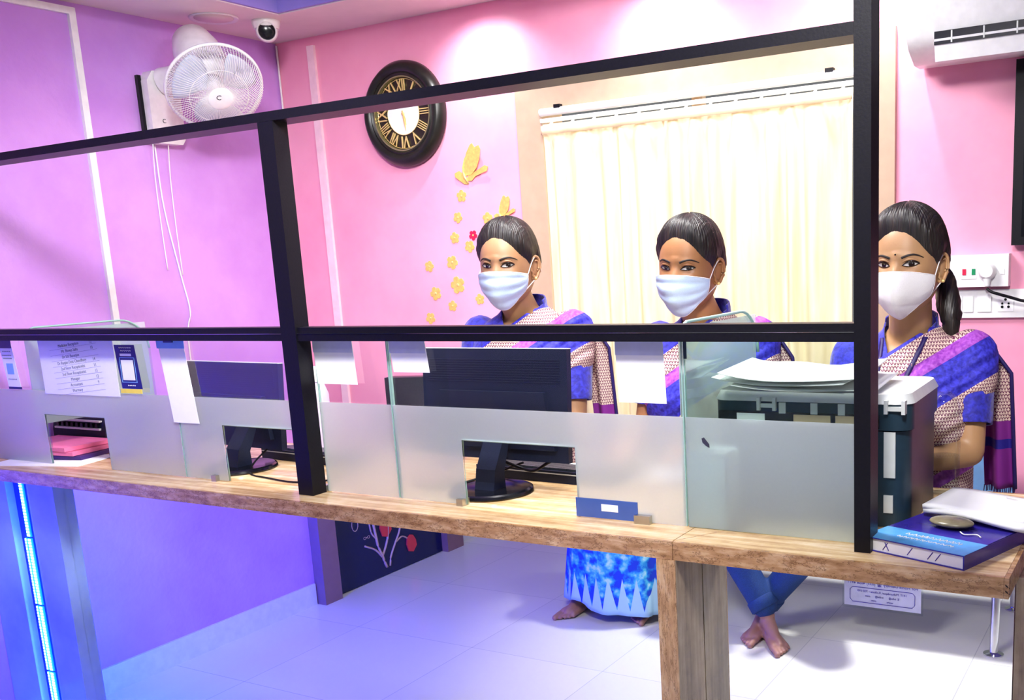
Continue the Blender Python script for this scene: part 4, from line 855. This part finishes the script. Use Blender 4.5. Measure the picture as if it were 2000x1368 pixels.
def hand(bm, w0, d, side, up=Vector((0, 0, 1)), curl=.5):
    """palm + five fingers starting at wrist w0 pointing along d; side: +1/-1 where the thumb goes"""
    d = Vector(d).normalized(); s = d.cross(up).normalized() * side
    p = Vector(w0); limb(bm, [(p, .021), (p + d * .035 + s * .012, .017), (p + d * .075 + s * .016, .0125)]); limb(bm, [(p + d * .03 - s * .012, .016), (p + d * .072 - s * .018, .0115)]); limb(bm, [(p + d * .07 - s * .016, .012), (p + d * .075 + s * .014, .012)])
    for k, (o, L) in enumerate(((.024, .066), (.008, .075), (-.008, .070), (-.023, .055))):
        a = p + d * .074 + s * o * .85; q = Vector(d); pts = [(a, .009)]
        for j in range(3): q = (q - up * curl * .45).normalized(); a = a + q * L * (.45, .32, .23)[j]; pts.append((a, .0085 - .001 * j))
        limb(bm, pts, 8)
    a = p + d * .02 + s * .02; limb(bm, [(a, .012), (a + d * .025 + s * .022 - up * .004, .0105), (a + d * .052 + s * .030 - up * .010, .0085)], 8)
def foot(bm, ankle, d, side):
    d = Vector(d).normalized(); s = d.cross(Vector((0, 0, 1))).normalized() * side; a = Vector(ankle); g = Vector((a.x, a.y, 0))
    limb(bm, [(a, .030), (g - d * .03 + Vector((0, 0, .028)), .026)]); limb(bm, [(a, .030), (g + d * .07 + Vector((0, 0, .038)), .024), (g + d * .13 + Vector((0, 0, .020)), .017)]); limb(bm, [(g - d * .03 + Vector((0, 0, .024)), .023), (g + d * .05 - s * .018 + Vector((0, 0, .020)), .019), (g + d * .125 - s * .024 + Vector((0, 0, .015)), .014)]); limb(bm, [(g - d * .02 + Vector((0, 0, .024)), .023), (g + d * .125 + s * .024 + Vector((0, 0, .018)), .017)])
    for k, (o, L, r) in enumerate(((.030, .055, .0125), (.010, .050, .0085), (-.006, .044, .008), (-.020, .038, .0075), (-.033, .030, .007))):
        b = g + d * (.13 - .006 * k) + s * o; limb(bm, [(b + Vector((0, 0, .016)), r), (b + d * L * .55 + Vector((0, 0, .015)), r * .95), (b + d * L + Vector((0, 0, .010)), r)], 8)
def head_parts(root, hc, yaw, pitch, roll, skin, mask, gaze, style, hairvol=1., brow_lift=0, eye_open=1., smile=0):
    T = Matrix.Translation(hc) @ Matrix.Rotation(yaw, 4, 'Z') @ Matrix.Rotation(pitch, 4, 'X') @ Matrix.Rotation(roll, 4, 'Y')
    hb_ = bmesh.new(); headmesh(hb_, headpt); bvh = BVHTree.FromBMesh(hb_)
    # hair
    bm = bmesh.new()
    def hf(th, z):
        p = headpt(th, z, 0); hl = hairline(th) + .0018 * noise.noise(Vector((th * 6, z * 30, 0)))
        if abs(th) < 1.3: hl += -.012 * sstep(.15, .9, th) * (1 - sstep(1.0, 1.3, th)) + .004 * exp(-((th + .15) / .2) ** 2)
        k = sstep(-.006, .045, z - hl); n = Vector((p.x / .0735 ** 2, p.y / .093 ** 2, p.z / .115 ** 2)).normalized()
        vol = (.013 + .006 * sstep(.03, .11, z)) * hairvol
        st = .0011 * sin(th * 70 + 9 * noise.noise(Vector((th * 2, z * 12, 1)))) + .0028 * noise.noise(Vector((th * 6, z * 25, 3)))
        return p + n * ((vol + st) * k - .004 * (1 - k))
    headmesh(bm, hf, 220, 110)
    dl = [v for v in bm.verts if False]
    bmesh.ops.transform(bm, matrix=T, verts=bm.verts)
    # drop the buried part of the cap
    Ti = T.inverted(); kill = []
    for f in bm.faces:
        c = Ti @ f.calc_center_median(); th = math.atan2(c.x, -c.y)
        if c.z < hairline(th) - .022: kill.append(f)
    bmesh.ops.delete(bm, geom=kill, context='FACES')
    hr = finish('hair', bm, 'hair', root, True)
    if style == 'bun':
        bm = bmesh.new(); bmesh.ops.create_uvsphere(bm, u_segments=28, v_segments=18, radius=1, matrix=T @ Matrix.Translation((.0, .115, -.02)) @ Matrix.Diagonal((.038, .03, .036, 1)))
        for v in bm.verts: v.co += (v.co - T @ Vector((0, .115, -.02))) * .08 * noise.noise(v.co * 60)
        finish('hair_bun', bm, 'hair', hr, True)
    elif style == 'pony':
        bm = bmesh.new(); pts = curve_pts([T @ Vector((.02, .10, .0)), T @ Vector((.05, .115, -.05)), T @ Vector((.072, .09, -.11)), T @ Vector((.085, .075, -.17)), T @ Vector((.09, .09, -.26)), T @ Vector((.085, .11, -.38))], 30)
        tube(bm, pts, [.022 + .006 * sin(pi * min(1, i / 18)) - .02 * max(0, (i - 14) / 16) for i in range(31)], 20)
        for v in bm.verts: v.co += Vector((1, 0, 0)) * .006 * noise.noise(v.co * 50)
        finish('ponytail', bm, 'hair', hr, True)
    # eyes
    for sg in (-1, 1):
        cx, cz = sg * .0315, .001; hw, hh = .0165, .0068 * eye_open
        def almond(s, t): # s -1..1 along, t -1 lower 1 upper
            up = hh * (1 - abs(s) ** 2.2) * (1 if t > 0 else .62 + smile * -.2); return cx + s * hw, cz + abs(t) * (up if t > 0 else -up) + sg * s * .0018
        def surf(x, z, off):
            h = bvh.ray_cast(Vector((x, -.3, z)), Vector((0, 1, 0)))[0]; dx = (x - cx) / hw; return Vector((x, h.y - off - .0028 * max(0, 1 - dx * dx), z))
        bm = bmesh.new(); ns, nt = 20, 8; g = [[bm.verts.new(T @ surf(*almond(-1 + 2 * i / ns, -1 + 2 * j / nt), .0006)) for j in range(nt + 1)] for i in range(ns + 1)]
        for i in range(ns):
            for j in range(nt): bm.faces.new((g[i][j], g[i + 1][j], g[i + 1][j + 1], g[i][j + 1]))
        ey = finish('eye', bm, 'sclera', root, True)
        bm = bmesh.new(); ic = (cx + gaze, cz + .0006); rings = []
        for r in (0, .0022, .0042, .0062):
            ring = []
            for k in range(24):
                x = ic[0] + r * cos(2 * pi * k / 24); z = ic[1] + r * sin(2 * pi * k / 24); s = max(-1, min(1, (x - cx) / hw)); zt = almond(s, 1)[1]; zl = almond(s, -1)[1]; ring.append(bm.verts.new(T @ surf(x, max(zl, min(zt, z)), .0012)))
                if r == 0: break
            rings.append(ring)
        for k in range(24): bm.faces.new((rings[0][0], rings[1][k], rings[1][(k + 1) % 24]))
        for a, b in zip(rings[1:], rings[2:]):
            for k in range(24): bm.faces.new((a[k], b[k], b[(k + 1) % 24], a[(k + 1) % 24]))
        bmesh.ops.remove_doubles(bm, verts=bm.verts, dist=1e-7); finish('iris', bm, 'iris', ey, True)
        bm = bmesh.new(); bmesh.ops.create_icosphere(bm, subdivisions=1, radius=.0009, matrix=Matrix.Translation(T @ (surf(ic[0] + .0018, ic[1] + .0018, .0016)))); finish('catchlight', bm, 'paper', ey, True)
        bm = bmesh.new(); tube(bm, [T @ surf(*almond(-1.04 + 2.1 * i / 18, 1), .0012) for i in range(19)], [.0008 + .0015 * sin(pi * i / 18) + (.0006 if sg * (i - 9) > 0 else 0) for i in range(19)], 6); tube(bm, [T @ surf(*almond(-1 + 2 * i / 14, -1), .0008) for i in range(15)], .0008, 6); finish('eyelash_line', bm, 'iris', ey, True)
        bm = bmesh.new(); tube(bm, [T @ surf(cx + s * hw * 1.12, cz + .0035 + hh * 1.25 * (1 - abs(s) ** 2), -.0012) for s in [-1 + 2 * i / 16 for i in range(17)]], [.0008 + .0022 * sin(pi * i / 16) for i in range(17)], 8); finish('eyelid', bm, skin, ey, True)
        bm = bmesh.new(); bp = [(sg * x, z + brow_lift) for x, z in ((.013, .0155), (.020, .0185), (.029, .0215), (.039, .0225), (.048, .0195), (.056, .0145))]
        ribbon(bm, [(p.x, p.y) for p in curve_pts([(a, b, 0) for a, b in bp], 16)], [.0054 * (1 - (i / 16) ** 2.2 * .8) for i in range(17)], bvh, T, .0012, .0012); finish('eyebrow', bm, 'brow', root, True)
    # mask
    bm = bmesh.new(); ns, nt = 56, 30; g = []
    for i in range(ns + 1):
        s = -1 + 2 * i / ns; th = s * 1.18; row = []
        for j in range(nt + 1):
            t = j / nt
            ztop = -.013 - .014 * abs(s) ** 1.6; zbot = -.124 + .052 * abs(s) ** (2.3 if mask == 'maskblue' else 1.5) 
            z = ztop + (zbot - ztop) * t; zc = max(z, -.092); p = headpt(th, zc, 0); q = Vector((p.x, p.y, 0)); 
            ridge = (.023 if mask == 'maskblue' else .026) * sin(pi * min(1, .18 + t * .82)) ** .7 * exp(-(s / .38) ** 2)
            rad = 1 + (.010 + .003 * sin(pi * t)) / max(.02, q.length); q = q * rad
            if z < -.092: q = q * (1 - .30 * ((-.092 - z) / .032) ** 1.3)
            pl = (.0050 * abs(sin(t * pi * 3.1)) ** 3 * sstep(.05, .2, t) * (1 - abs(s) ** 4) if mask == 'maskblue' else (-.003 * exp(-(s / .03) ** 2))) + .0012 * noise.noise(Vector((s * 4, t * 7, 2)))
            row.append(bm.verts.new(T @ Vector((q.x, q.y - ridge * .9 + pl, z))))
        g.append(row)
    for i in range(ns):
        for j in range(nt): bm.faces.new((g[i][j], g[i + 1][j], g[i + 1][j + 1], g[i][j + 1]))
    edge_t = [v.co.copy() for v in [r[0] for r in g]]; edge_b = [r[-1].co.copy() for r in g]; cl = [v.co.copy() for v in g[0]]; cr_ = [v.co.copy() for v in g[-1]]
    mk = finish('face_mask', bm, mask, root, True); s = mk.modifiers.new('s', 'SOLIDIFY'); s.thickness = .0012; s.offset = 0
    bm = bmesh.new(); tube(bm, edge_t, .0012, 6); tube(bm, edge_b, .0011, 6); tube(bm, cl, .0012, 6); tube(bm, cr_, .0012, 6); finish('mask_binding', bm, 'maskwhite', mk, True)
    for sg, col in ((-1, cl), (1, cr_)):
        bm = bmesh.new(); a, b = col[1], col[-2]
        tube(bm, curve_pts([a, T @ Vector((sg * .077, -.012, .004)), T @ Vector((sg * .0815, .012, .020)), T @ Vector((sg * .080, .026, -.004)), T @ Vector((sg * .079, .014, -.036)), b], 26), .0013, 6); finish('ear_loop', bm, 'maskwhite', mk, True)
        bm = bmesh.new(); bmesh.ops.create_icosphere(bm, subdivisions=2, radius=.0042, matrix=T @ Matrix.Translation((sg * .083, -.004, -.042))); finish('earring', bm, 'gold', root, True)
    return T, hb_, bvh
def woman(label, x, y, sh, hc, yaw, hyaw, pitch, roll, skin, mask, gaze, style, arms, hairvol=1., bindi=False, lanyard=False, eye_open=1., ws=1., group='staff behind the counter'):
    root = empty('person', label, 'person', (x, y, 0), yaw, group); sk = M[skin]; hc = Vector(hc)
    def torso(g, up=.13, shirt=False):
        R = [(0, .02, .02, .185 + g, .14 + g), (0, .02, .35, .175 + g, .13 + g), (0, .02, sh - .62, .172 + g, .125 + g), (0, .015, sh - .48, .170 + g, .118 + g), (0, .01, sh - .36, .136 + g, .095 + g), (0, .0, sh - .25, .138 + g, .10 + g), (0, -.012, sh - .15, .150 + g, .118 + g), (0, .0, sh - .07, .152 + g, .098 + g), (0, .01, sh - .01, .145 + g, .078 + g), (0, .015, sh + .022, .112 + g, .062 + g), (0, .015, sh + .045, .07 + g, .055 + g), (0, .012, sh + .062, .052 + g, .052 + g)]
        return [(a * ws, b, c, d * ws, e) for a, b, c, d, e in R if c <= sh + .07]
    bm = bmesh.new(); loft(bm, torso(-.004)); limb(bm, [(Vector((0, .012, sh + .03)), .052), (Vector((hc.x, hc.y + .02, hc.z - .09)), .050), (Vector((hc.x, hc.y + .015, hc.z - .03)), .05)])
    shl = .142 * ws
    for sg, (el, wr, hd) in arms.items():
        el, wr = Vector(el), Vector(wr); limb(bm, [(Vector((sg * shl, .01, sh - .012)), .046), (Vector((sg * shl, .01, sh - .012)).lerp(el, .5), .040), (el, .034), (el.lerp(wr, .35), .033), (wr, .022)]); hand(bm, wr, hd, -sg)
    b = remeshed(bm, .0055, 5)
    Tm = Matrix.Translation(hc) @ Matrix.Rotation(hyaw, 4, 'Z') @ Matrix.Rotation(pitch, 4, 'X') @ Matrix.Rotation(roll, 4, 'Y')
    h2 = bmesh.new(); headmesh(h2, headpt); bmesh.ops.transform(h2, matrix=Tm, verts=h2.verts); ear(h2, -1, Tm); ear(h2, 1, Tm); me = bpy.data.meshes.new('h'); h2.to_mesh(me); h2.free(); b.from_mesh(me)
    finish('body', b, skin, root, True)
    head_parts(root, hc, hyaw, pitch, roll, skin, mask, gaze, style, hairvol, 0, eye_open)
    # blouse
    bm = bmesh.new(); loft(bm, torso(.005))
    for sg, (el, wr, hd) in arms.items():
        s0 = Vector((sg * shl, .01, sh - .010)); e0 = Vector(el); limb(bm, [(s0, .054), (s0.lerp(e0, .40), .051), (s0.lerp(e0, .68), .049)])
    limb(bm, [(Vector((0, .014, sh + .03)), .064), (Vector((0, .016, sh + .085)), .060)])
    b = remeshed(bm, .006, 4); zV, k = sh - .075, .40
    for nx in (1, -1):
        n_ = Vector((nx, 0, -k)).normalized(); bmesh.ops.bisect_plane(b, geom=b.verts[:] + b.edges[:] + b.faces[:], plane_co=(0, 0, zV), plane_no=n_)
    bmesh.ops.bisect_plane(b, geom=b.verts[:] + b.edges[:] + b.faces[:], plane_co=(0, 0, sh + .083), plane_no=(0, -.25, 1))
    kill = []
    for f in b.faces:
        c = f.calc_center_median()
        if (c.y < .01 and abs(c.x) < k * (c.z - zV)) or (c.z - sh - .083 - .25 * c.y) > 0 or c.z < sh - .5: kill.append(f)
    for sg, (el, wr, hd) in arms.items():                     # open the sleeve end
        s0 = Vector((sg * shl, .01, sh - .010)); e0 = Vector(el); d = (e0 - s0).normalized(); pe = s0.lerp(e0, .70)
        bmesh.ops.bisect_plane(b, geom=b.verts[:] + b.edges[:] + b.faces[:], plane_co=pe, plane_no=d)
    for f in b.faces:
        c = f.calc_center_median()
        for sg, (el, wr, hd) in arms.items():
            s0 = Vector((sg * shl, .01, sh - .010)); e0 = Vector(el); d = (e0 - s0).normalized(); pe = s0.lerp(e0, .70)
            if (c - pe).dot(d) > 0 and (c - pe).cross(d).length < .062 and (c - pe).length < .09 and sg * c.x > .09: kill.append(f)
    kill = list({f for f in kill if f.is_valid}) + [f for f in b.faces if (lambda c: (c.y < .01 and abs(c.x) < k * (c.z - zV)) or (c.z - sh - .083 - .25 * c.y) > 0)(f.calc_center_median())]
    bmesh.ops.delete(b, geom=list(set(kill)), context='FACES')
    bl = finish('blouse', b, 'blouse', root, True); s = bl.modifiers.new('s', 'SOLIDIFY'); s.thickness = .004; s.offset = 1
    # sari: drape over the left shoulder and skirt to the floor
    bm = bmesh.new(); loft(bm, [(a, b_, c, d, e_) for a, b_, c, d, e_ in torso(.013)]); e0 = Vector(arms[1][0]); s0 = Vector((shl, .01, sh - .006)); limb(bm, [(s0, .064), (s0.lerp(e0, .28), .060)])
    b = remeshed(bm, .006, 6); al = radians(34); nn = Vector((sin(al), 0, -cos(al)))
    P0 = Vector((.06, 0, sh + .065)); bmesh.ops.bisect_plane(b, geom=b.verts[:] + b.edges[:] + b.faces[:], plane_co=P0, plane_no=nn); bmesh.ops.bisect_plane(b, geom=b.verts[:] + b.edges[:] + b.faces[:], plane_co=(.055, 0, 0), plane_no=(1, 0, -.3 * 0))
    kill = []
    for f in b.faces:
        c = f.calc_center_median(); u = (c - P0).dot(nn)
        if u < 0 or (c.z > sh + .05 and c.x < .055): kill.append(f)
    bmesh.ops.delete(b, geom=kill, context='FACES')
    for v in b.verts:
        u = (v.co - P0).dot(nn); 
        if v.co.z < sh - .5: a_ = math.atan2(v.co.x, -v.co.y); v.co *= 1; f_ = .010 * sin(a_ * 22); v.co.x *= 1 + f_ / .18; v.co.y *= 1 + f_ / .14
        elif v.co.y < .03: v.co.y -= .0025 * (1 + sin(u * 260)) 
    sm_ = sarimat('sari_cloth', sh); sr = finish('sari', b, sm_, root, True); s = sr.modifiers.new('s', 'SOLIDIFY'); s.thickness = .0025; s.offset = 1
    # hanging end behind the left arm
    bm = bmesh.new(); g = []
    for i in range(25):
        s_ = i / 24; row = []
        for j in range(21):
            t = j / 20; z = sh - .0 - t * (sh - .90); xx = (.150 + .075 * s_ + .012 * t) * ws; yy = .045 + .05 * sin(s_ * 9) * (.25 + .5 * t) * .5 + .03 * t + (.02 * (1 - s_))
            if t < .15: xx -= .035 * (1 - t / .15) * s_; 
            row.append(bm.verts.new((xx, yy, z)))
        g.append(row)
    for i in range(24):
        for j in range(20): bm.faces.new((g[i][j], g[i + 1][j], g[i + 1][j + 1], g[i][j + 1]))
    pl = finish('sari_end', bm, 'pallu', root, True); s = pl.modifiers.new('s', 'SOLIDIFY'); s.thickness = .002
    bm = bmesh.new(); tube(bm, [(v[0], v[1], v[2]) for v in [(.150 * ws + .075 * ws + .012 * ws * t - (.035 * (1 - t / .15) if t < .15 else 0), .045 + .05 * sin(9) * (.25 + .5 * t) * .5 + .03 * t, sh - t * (sh - .90)) for t in [i / 20 for i in range(21)]]], .005, 6); finish('sari_border', bm, 'lanyard', pl, True)
    bm = bmesh.new(); rr_ = random.Random(3)
    for i in range(26): s_ = i / 25; x_, y_ = .162 * ws + .075 * ws * s_, .075 + .05 * sin(s_ * 9) * .375 + .02 * (1 - s_); tube(bm, [(x_, y_, .902), (x_ + rr_.uniform(-.003, .003), y_, .885)], .0012, 4)
    finish('tassels', bm, 'lanyard', pl)
    if bindi:
        bm = bmesh.new(); hb3 = bmesh.new(); headmesh(hb3, headpt); bv = BVHTree.FromBMesh(hb3); h = bv.ray_cast(Vector((0, -.3, .024)), Vector((0, 1, 0)))[0]; bmesh.ops.create_uvsphere(bm, u_segments=12, v_segments=8, radius=.0022, matrix=Tm @ Matrix.Translation(h)); finish('bindi', bm, 'iris', root, True)
    if lanyard:
        dg = bpy.context.evaluated_depsgraph_get(); tmp = bmesh.new()
        for o_ in (bl, sr):
            me = o_.data; tmp.from_mesh(me)
        bv = BVHTree.FromBMesh(tmp)
        bm = bmesh.new(); 
        for pts in ([(.060, sh + .075), (.050, sh + .03), (.034, sh - .02), (.012, sh - .08), (-.010, sh - .15), (-.02, sh - .22), (-.022, sh - .28)], [(-.055, sh + .065), (-.052, sh + .03), (-.045, sh - .03), (-.034, sh - .10), (-.026, sh - .18), (-.022, sh - .28)]):
            cp_ = [(p.x, p.y) for p in curve_pts([(a, b_, 0) for a, b_ in pts], 26)]; ribbon(bm, cp_, .011, bv, Matrix(), .006, .0012)
        finish('lanyard', bm, 'lanyard', root, True)
    return root
AF = lambda dx=0: {1: ((.168, -.045, 1.015), (.10, -.235, 1.03), (-.3, -1, -.05)), -1: ((-.168, -.045, 1.015), (-.10, -.235, 1.03), (.3, -1, -.05))}
woman('leftmost staff woman in royal blue with a blue surgical mask behind the large monitor', -1.690, 2.43, 1.296, (-.010, -.050, 1.487), radians(6), radians(6), radians(2), 0, 'skin1', 'maskblue', .0022, 'bun', AF(), ws=1.08)
woman('middle staff woman in a blue surgical mask in front of the curtain', -1.115, 2.44, 1.272, (-.010, -.055, 1.463), radians(-2), radians(2), radians(3), radians(3), 'skin2', 'maskblue', .0026, 'bun', AF(), eye_open=.85)
woman('rightmost staff woman with white mask, purple lanyard and high dark hair beside the post', -.575, 2.44, 1.235, (.012, -.055, 1.450), radians(-4), radians(0), radians(1), 0, 'skin3', 'maskwhite', .0018, 'pony', {1: ((.160, -.05, 1.01), (.05, -.175, 1.00), (-1, -.25, 0)), -1: ((-.165, -.03, 1.02), (-.09, -.11, .985), (1, -.3, 0))}, 1.3, True, True)

# ------------------------------------------------------------------ chairs behind the counter
oc = empty('office_chair', 'black padded office chair behind the first woman', 'chair', (-2.36, 2.76, 0), radians(14))
bm = bmesh.new(); box(bm, -.23, .23, -.22, .22, .46, .54); finish('seat', bm, 'leather', oc, bevel=.03, segs=4, smooth=True)
bm = bmesh.new(); box(bm, -.24, .24, .14, .20, .62, 1.085); finish('backrest', bm, 'leather', oc, bevel=.028, segs=4, smooth=True)
bm = bmesh.new(); tube(bm, [(0, 0, .08), (0, 0, .46)], .03, 16); tube(bm, [(0, .1, .47), (0, .21, .5), (0, .2, .7)], .015, 8); finish('stem', bm, 'black', oc, True)
for k in range(5):
    a = 2 * pi * k / 5; bm = bmesh.new(); tube(bm, [(0, 0, .09), (.24 * cos(a), .24 * sin(a), .06)], [.025, .014], 10); l_ = finish('base_arm', bm, 'black', oc, True); bm = bmesh.new(); bmesh.ops.create_uvsphere(bm, u_segments=14, v_segments=10, radius=.027, matrix=Matrix.Translation((.25 * cos(a), .25 * sin(a), .028))); finish('caster', bm, 'black', l_, True)
for sg in (-1, 1):
    bm = bmesh.new(); tube(bm, curve_pts([(sg * .24, .1, .5), (sg * .28, .08, .6), (sg * .28, .06, .72)], 8), .012, 8); box(bm, sg * .28 - .025, sg * .28 + .025, -.12, .12, .72, .75); finish('armrest', bm, 'leather', oc)
pc = empty('plastic_chair', 'light blue moulded plastic chair behind the rightmost woman', 'chair', (-.605, 2.84, 0), radians(4))
bm = bmesh.new(); box(bm, -.2, .2, -.2, .2, .42, .445); finish('seat', bm, 'lightblue', pc, bevel=.008, smooth=True, autosm=40)
bm = bmesh.new(); prism(bm, [(-.19, .44), (.19, .44), (.205, .76), (.19, .885), (.17, .90), (-.17, .90), (-.19, .885), (-.205, .76)], 1, .17, .195, Matrix.Rotation(radians(-4), 4, 'X') @ Matrix.Translation((0, .02, 0))); finish('backrest', bm, 'lightblue', pc, bevel=.006)
for sx in (-1, 1):
    for sy in (-1, 1): bm = bmesh.new(); tube(bm, [(sx * .17, sy * .17, .43), (sx * .20, sy * .21, 0.0)], [.022, .016], 10); finish('leg', bm, 'lightblue', pc, True)

# ------------------------------------------------------------------ visitors' side (seen in the mirrored front)
wb = empty('waiting_bench', 'steel waiting bench with chrome legs on the visitor side', 'bench', (-1.285, -.34, 0))
bx('seat', (-.78, .78, -.22, .22, .42, .445), 'benchm', wb, .008); bm = bmesh.new(); prism(bm, [(-.24, .46), (-.22, .46), (-.29, .85), (-.31, .85)], 0, -.78, .78); finish('backrest', bm, 'benchm', wb, bevel=.004)
for sx in (-1, 1):
    for dy in (.25, -.255):
        bm = bmesh.new(); tube(bm, [(sx * .745, dy, .008), (sx * .745, dy * .8, .42)], .016, 16); l_ = finish('leg', bm, 'chrome', wb, True, autosm=40); bm = bmesh.new(); lathe(bm, [(0, 0), (.036, 0), (.036, .005), (.02, .012), (0, .014)], Matrix.Translation((sx * .745, dy, 0)), 28); finish('foot_disc', bm, 'chrome', l_, True, autosm=40)
bx('under_beam', (-.76, .76, -.02, .02, .395, .42), 'chrome', wb, .003)
nt = empty('clinic_leaflet', 'white and lilac contact leaflet in a clear sleeve hung on the bench edge', 'leaflet', (-.955, -.108, .4))
# hung facing the counter (+Y): local x runs toward -X as read from the counter
bx('sheet', (-.148, .148, .0, .001, -.285, 0), pm('lilac_white_paper', (236, 228, 246), .6), nt); bx('clear_sleeve', (-.156, .156, .0012, .0016, -.295, 0), 'plasticfilm', nt)
TT = lambda z, sc_=1: Matrix.Translation((0, .0024, z)) @ Matrix(((-1, 0, 0, 0), (0, 0, 1, 0), (0, 1, 0, 0), (0, 0, 0, 1)))
bm = bmesh.new()
for s_, z, sz in (('For Appointment \u260e (033) 4058 ', -.165, .0165), ('For Home Delivery \u260e (033) 4058 6911', -.190, .0165), ('1417, Mukundapur, Kolkata - 700 099', -.222, .0125), ('E: info@      india@     .com', -.240, .0115), ('www.           .com', -.257, .0115)): text_into(bm, s_, sz, TT(z))
finish('lettering', bm, 'blueink', nt)
bm = bmesh.new(); tube(bm, [(x, .0022, z) for x, z in ((-.115, -.208), (.115, -.208), (.125, -.218), (.125, -.256), (.115, -.268), (-.115, -.268), (-.125, -.256), (-.125, -.218))], .0012, 5, closed=True); finish('border_line', bm, 'blueink', nt)
def seated(label, x, kind, skin):
    root = empty('person', label, 'person', (x, -.30, 0), 0, 'visitors on the waiting bench')
    # faces +Y (towards the counter)
    bm = bmesh.new(); loft(bm, [(0, .02, .45, .17, .12), (0, 0, .60, .15, .105), (0, -.02, .75, .14, .10), (0, -.02, .88, .15, .10), (0, -.03, .96, .13, .075), (0, -.03, 1.0, .06, .055)])
    limb(bm, [(Vector((0, -.03, .99)), .052), (Vector((0, -.01, 1.08)), .05)])
    for sg in (-1, 1):
        limb(bm, [(Vector((sg * .15, -.03, .94)), .045), (Vector((sg * .19, .05, .72)), .036), (Vector((sg * .08, .24, .62)), .024)]); hand(bm, Vector((sg * .08, .24, .62)), (-sg * .3, 1, -.1), sg, curl=.3)
    if kind == 'skirt': legs = [((-.09, 0, .53), (-.11, .36, .52), (-.175, .335, .10), (-.05, 1, 0), -1), ((.09, 0, .53), (.11, .36, .52), (.11, .26, .10), (.1, 1, 0), 1)]
    else: legs = [((.10, 0, .50), (.15, .36, .49), (-.055, .45, .10), (.55, 1, 0), 1), ((-.10, 0, .50), (-.16, .36, .49), (-.09, .345, .09), (.2, 1, 0), -1)]
    if kind == 'jeans': legs = [((.10, 0, .54), (.26, .34, .52), (-.06, .30, .095), (-.1, 1, 0), 1), ((-.10, 0, .54), (-.30, .31, .52), (-.02, .375, .095), (.7, .8, 0), -1)]
    for hp, kn, an, d, sd in legs: limb(bm, [(Vector(hp), .075), (Vector(kn), .055), (Vector(kn).lerp(Vector(an), .35), .048), (Vector(an), .030)]); foot(bm, (an[0], an[1], .075), d, sd)
    b = remeshed(bm, .004, 2); Tm = Matrix.Translation((0, .02, 1.19)) @ Matrix.Rotation(pi, 4, 'Z')
    h2 = bmesh.new(); headmesh(h2, headpt, 64, 48); bmesh.ops.transform(h2, matrix=Tm, verts=h2.verts); ear(h2, -1, Tm); ear(h2, 1, Tm); me = bpy.data.meshes.new('h'); h2.to_mesh(me); h2.free(); b.from_mesh(me); finish('body', b, skin, root, True)
    head_parts(root, Vector((0, .02, 1.19)), pi, 0, 0, skin, 'maskblue', 0, 'bun' if kind == 'skirt' else 'none')
    bm = bmesh.new(); loft(bm, [(0, .02, .44, .185, .135), (0, 0, .60, .165, .118), (0, -.02, .75, .152, .112), (0, -.02, .88, .162, .112), (0, -.03, .955, .145, .087), (0, -.03, .985, .08, .065)])
    for sg in (-1, 1): limb(bm, [(Vector((sg * .15, -.03, .94)), .054), (Vector((sg * .18, .02, .79)), .048)])
    finish('shirt', remeshed(bm, .008, 4), 'paper' if kind == 'jeans' else 'blouse', root, True)
    if kind == 'skirt':
        bm = bmesh.new()
        rings = []
        for i in range(26):
            t = i / 25
            if t < .35: q = t / .35; cy, z, a, b_ = .02 + .18 * q, .58 - .0 * q, .19, .14 + .12 * q
            row = []
            for k_ in range(72):
                an = 2 * pi * k_ / 72; z = .575 - .535 * t; fr_ = sstep(0, .25, t)
                a = .20 + .055 * t; cy = .10 + .23 * sstep(0, .5, t); b_ = .20 - .05 * sstep(.1, .6, t) ; pleat = (1 + .05 * t * sin(an * 9) + .025 * t * sin(an * 17 + 1))
                hem = .035 * t * (exp(-((cos(an) * a + .15) / .06) ** 2) if sin(an) > 0 else 0)
                row.append(bm.verts.new((a * cos(an) * pleat, cy + b_ * sin(an) * pleat * (.95), max(.03, z + hem))))
            rings.append(row)
        for a, b_ in zip(rings, rings[1:]):
            for k_ in range(72): bm.faces.new((a[k_], a[(k_ + 1) % 72], b_[(k_ + 1) % 72], b_[k_]))
        bm.faces.new(rings[0]); sk_ = finish('skirt', bm, 'batik', root, True); s = sk_.modifiers.new('s', 'SOLIDIFY'); s.thickness = .003
    else:
        bm = bmesh.new()
        for hp, kn, an, d, sd in legs: an = Vector(an) + Vector((0, 0, .02)); limb(bm, [(Vector(hp), .088), (Vector(kn), .070), (Vector(kn).lerp(an, .5), .062), (Vector(kn).lerp(an, .95), .052)])
        finish('jeans', remeshed(bm, .007, 4), 'denim', root, True)
        for hp, kn, an, d, sd in legs:
            an = Vector(an) + Vector((0, 0, .02)); p_ = Vector(kn).lerp(an, .93); dd = (an - Vector(kn)).normalized(); bm = bmesh.new(); tube(bm, [p_ - dd * .025, p_ - dd * .02, p_ + dd * .02, p_ + dd * .025], [.052, .058, .058, .050], 24); finish('rolled_cuff', bm, 'denim', root, True)
seated('seated visitor in a blue batik skirt, bare feet, mirrored under the counter', -2.04, 'skirt', 'skin4')
seated('seated visitor in blue jeans with crossed bare feet, mirrored under the counter', -1.335, 'jeans', 'skin4')
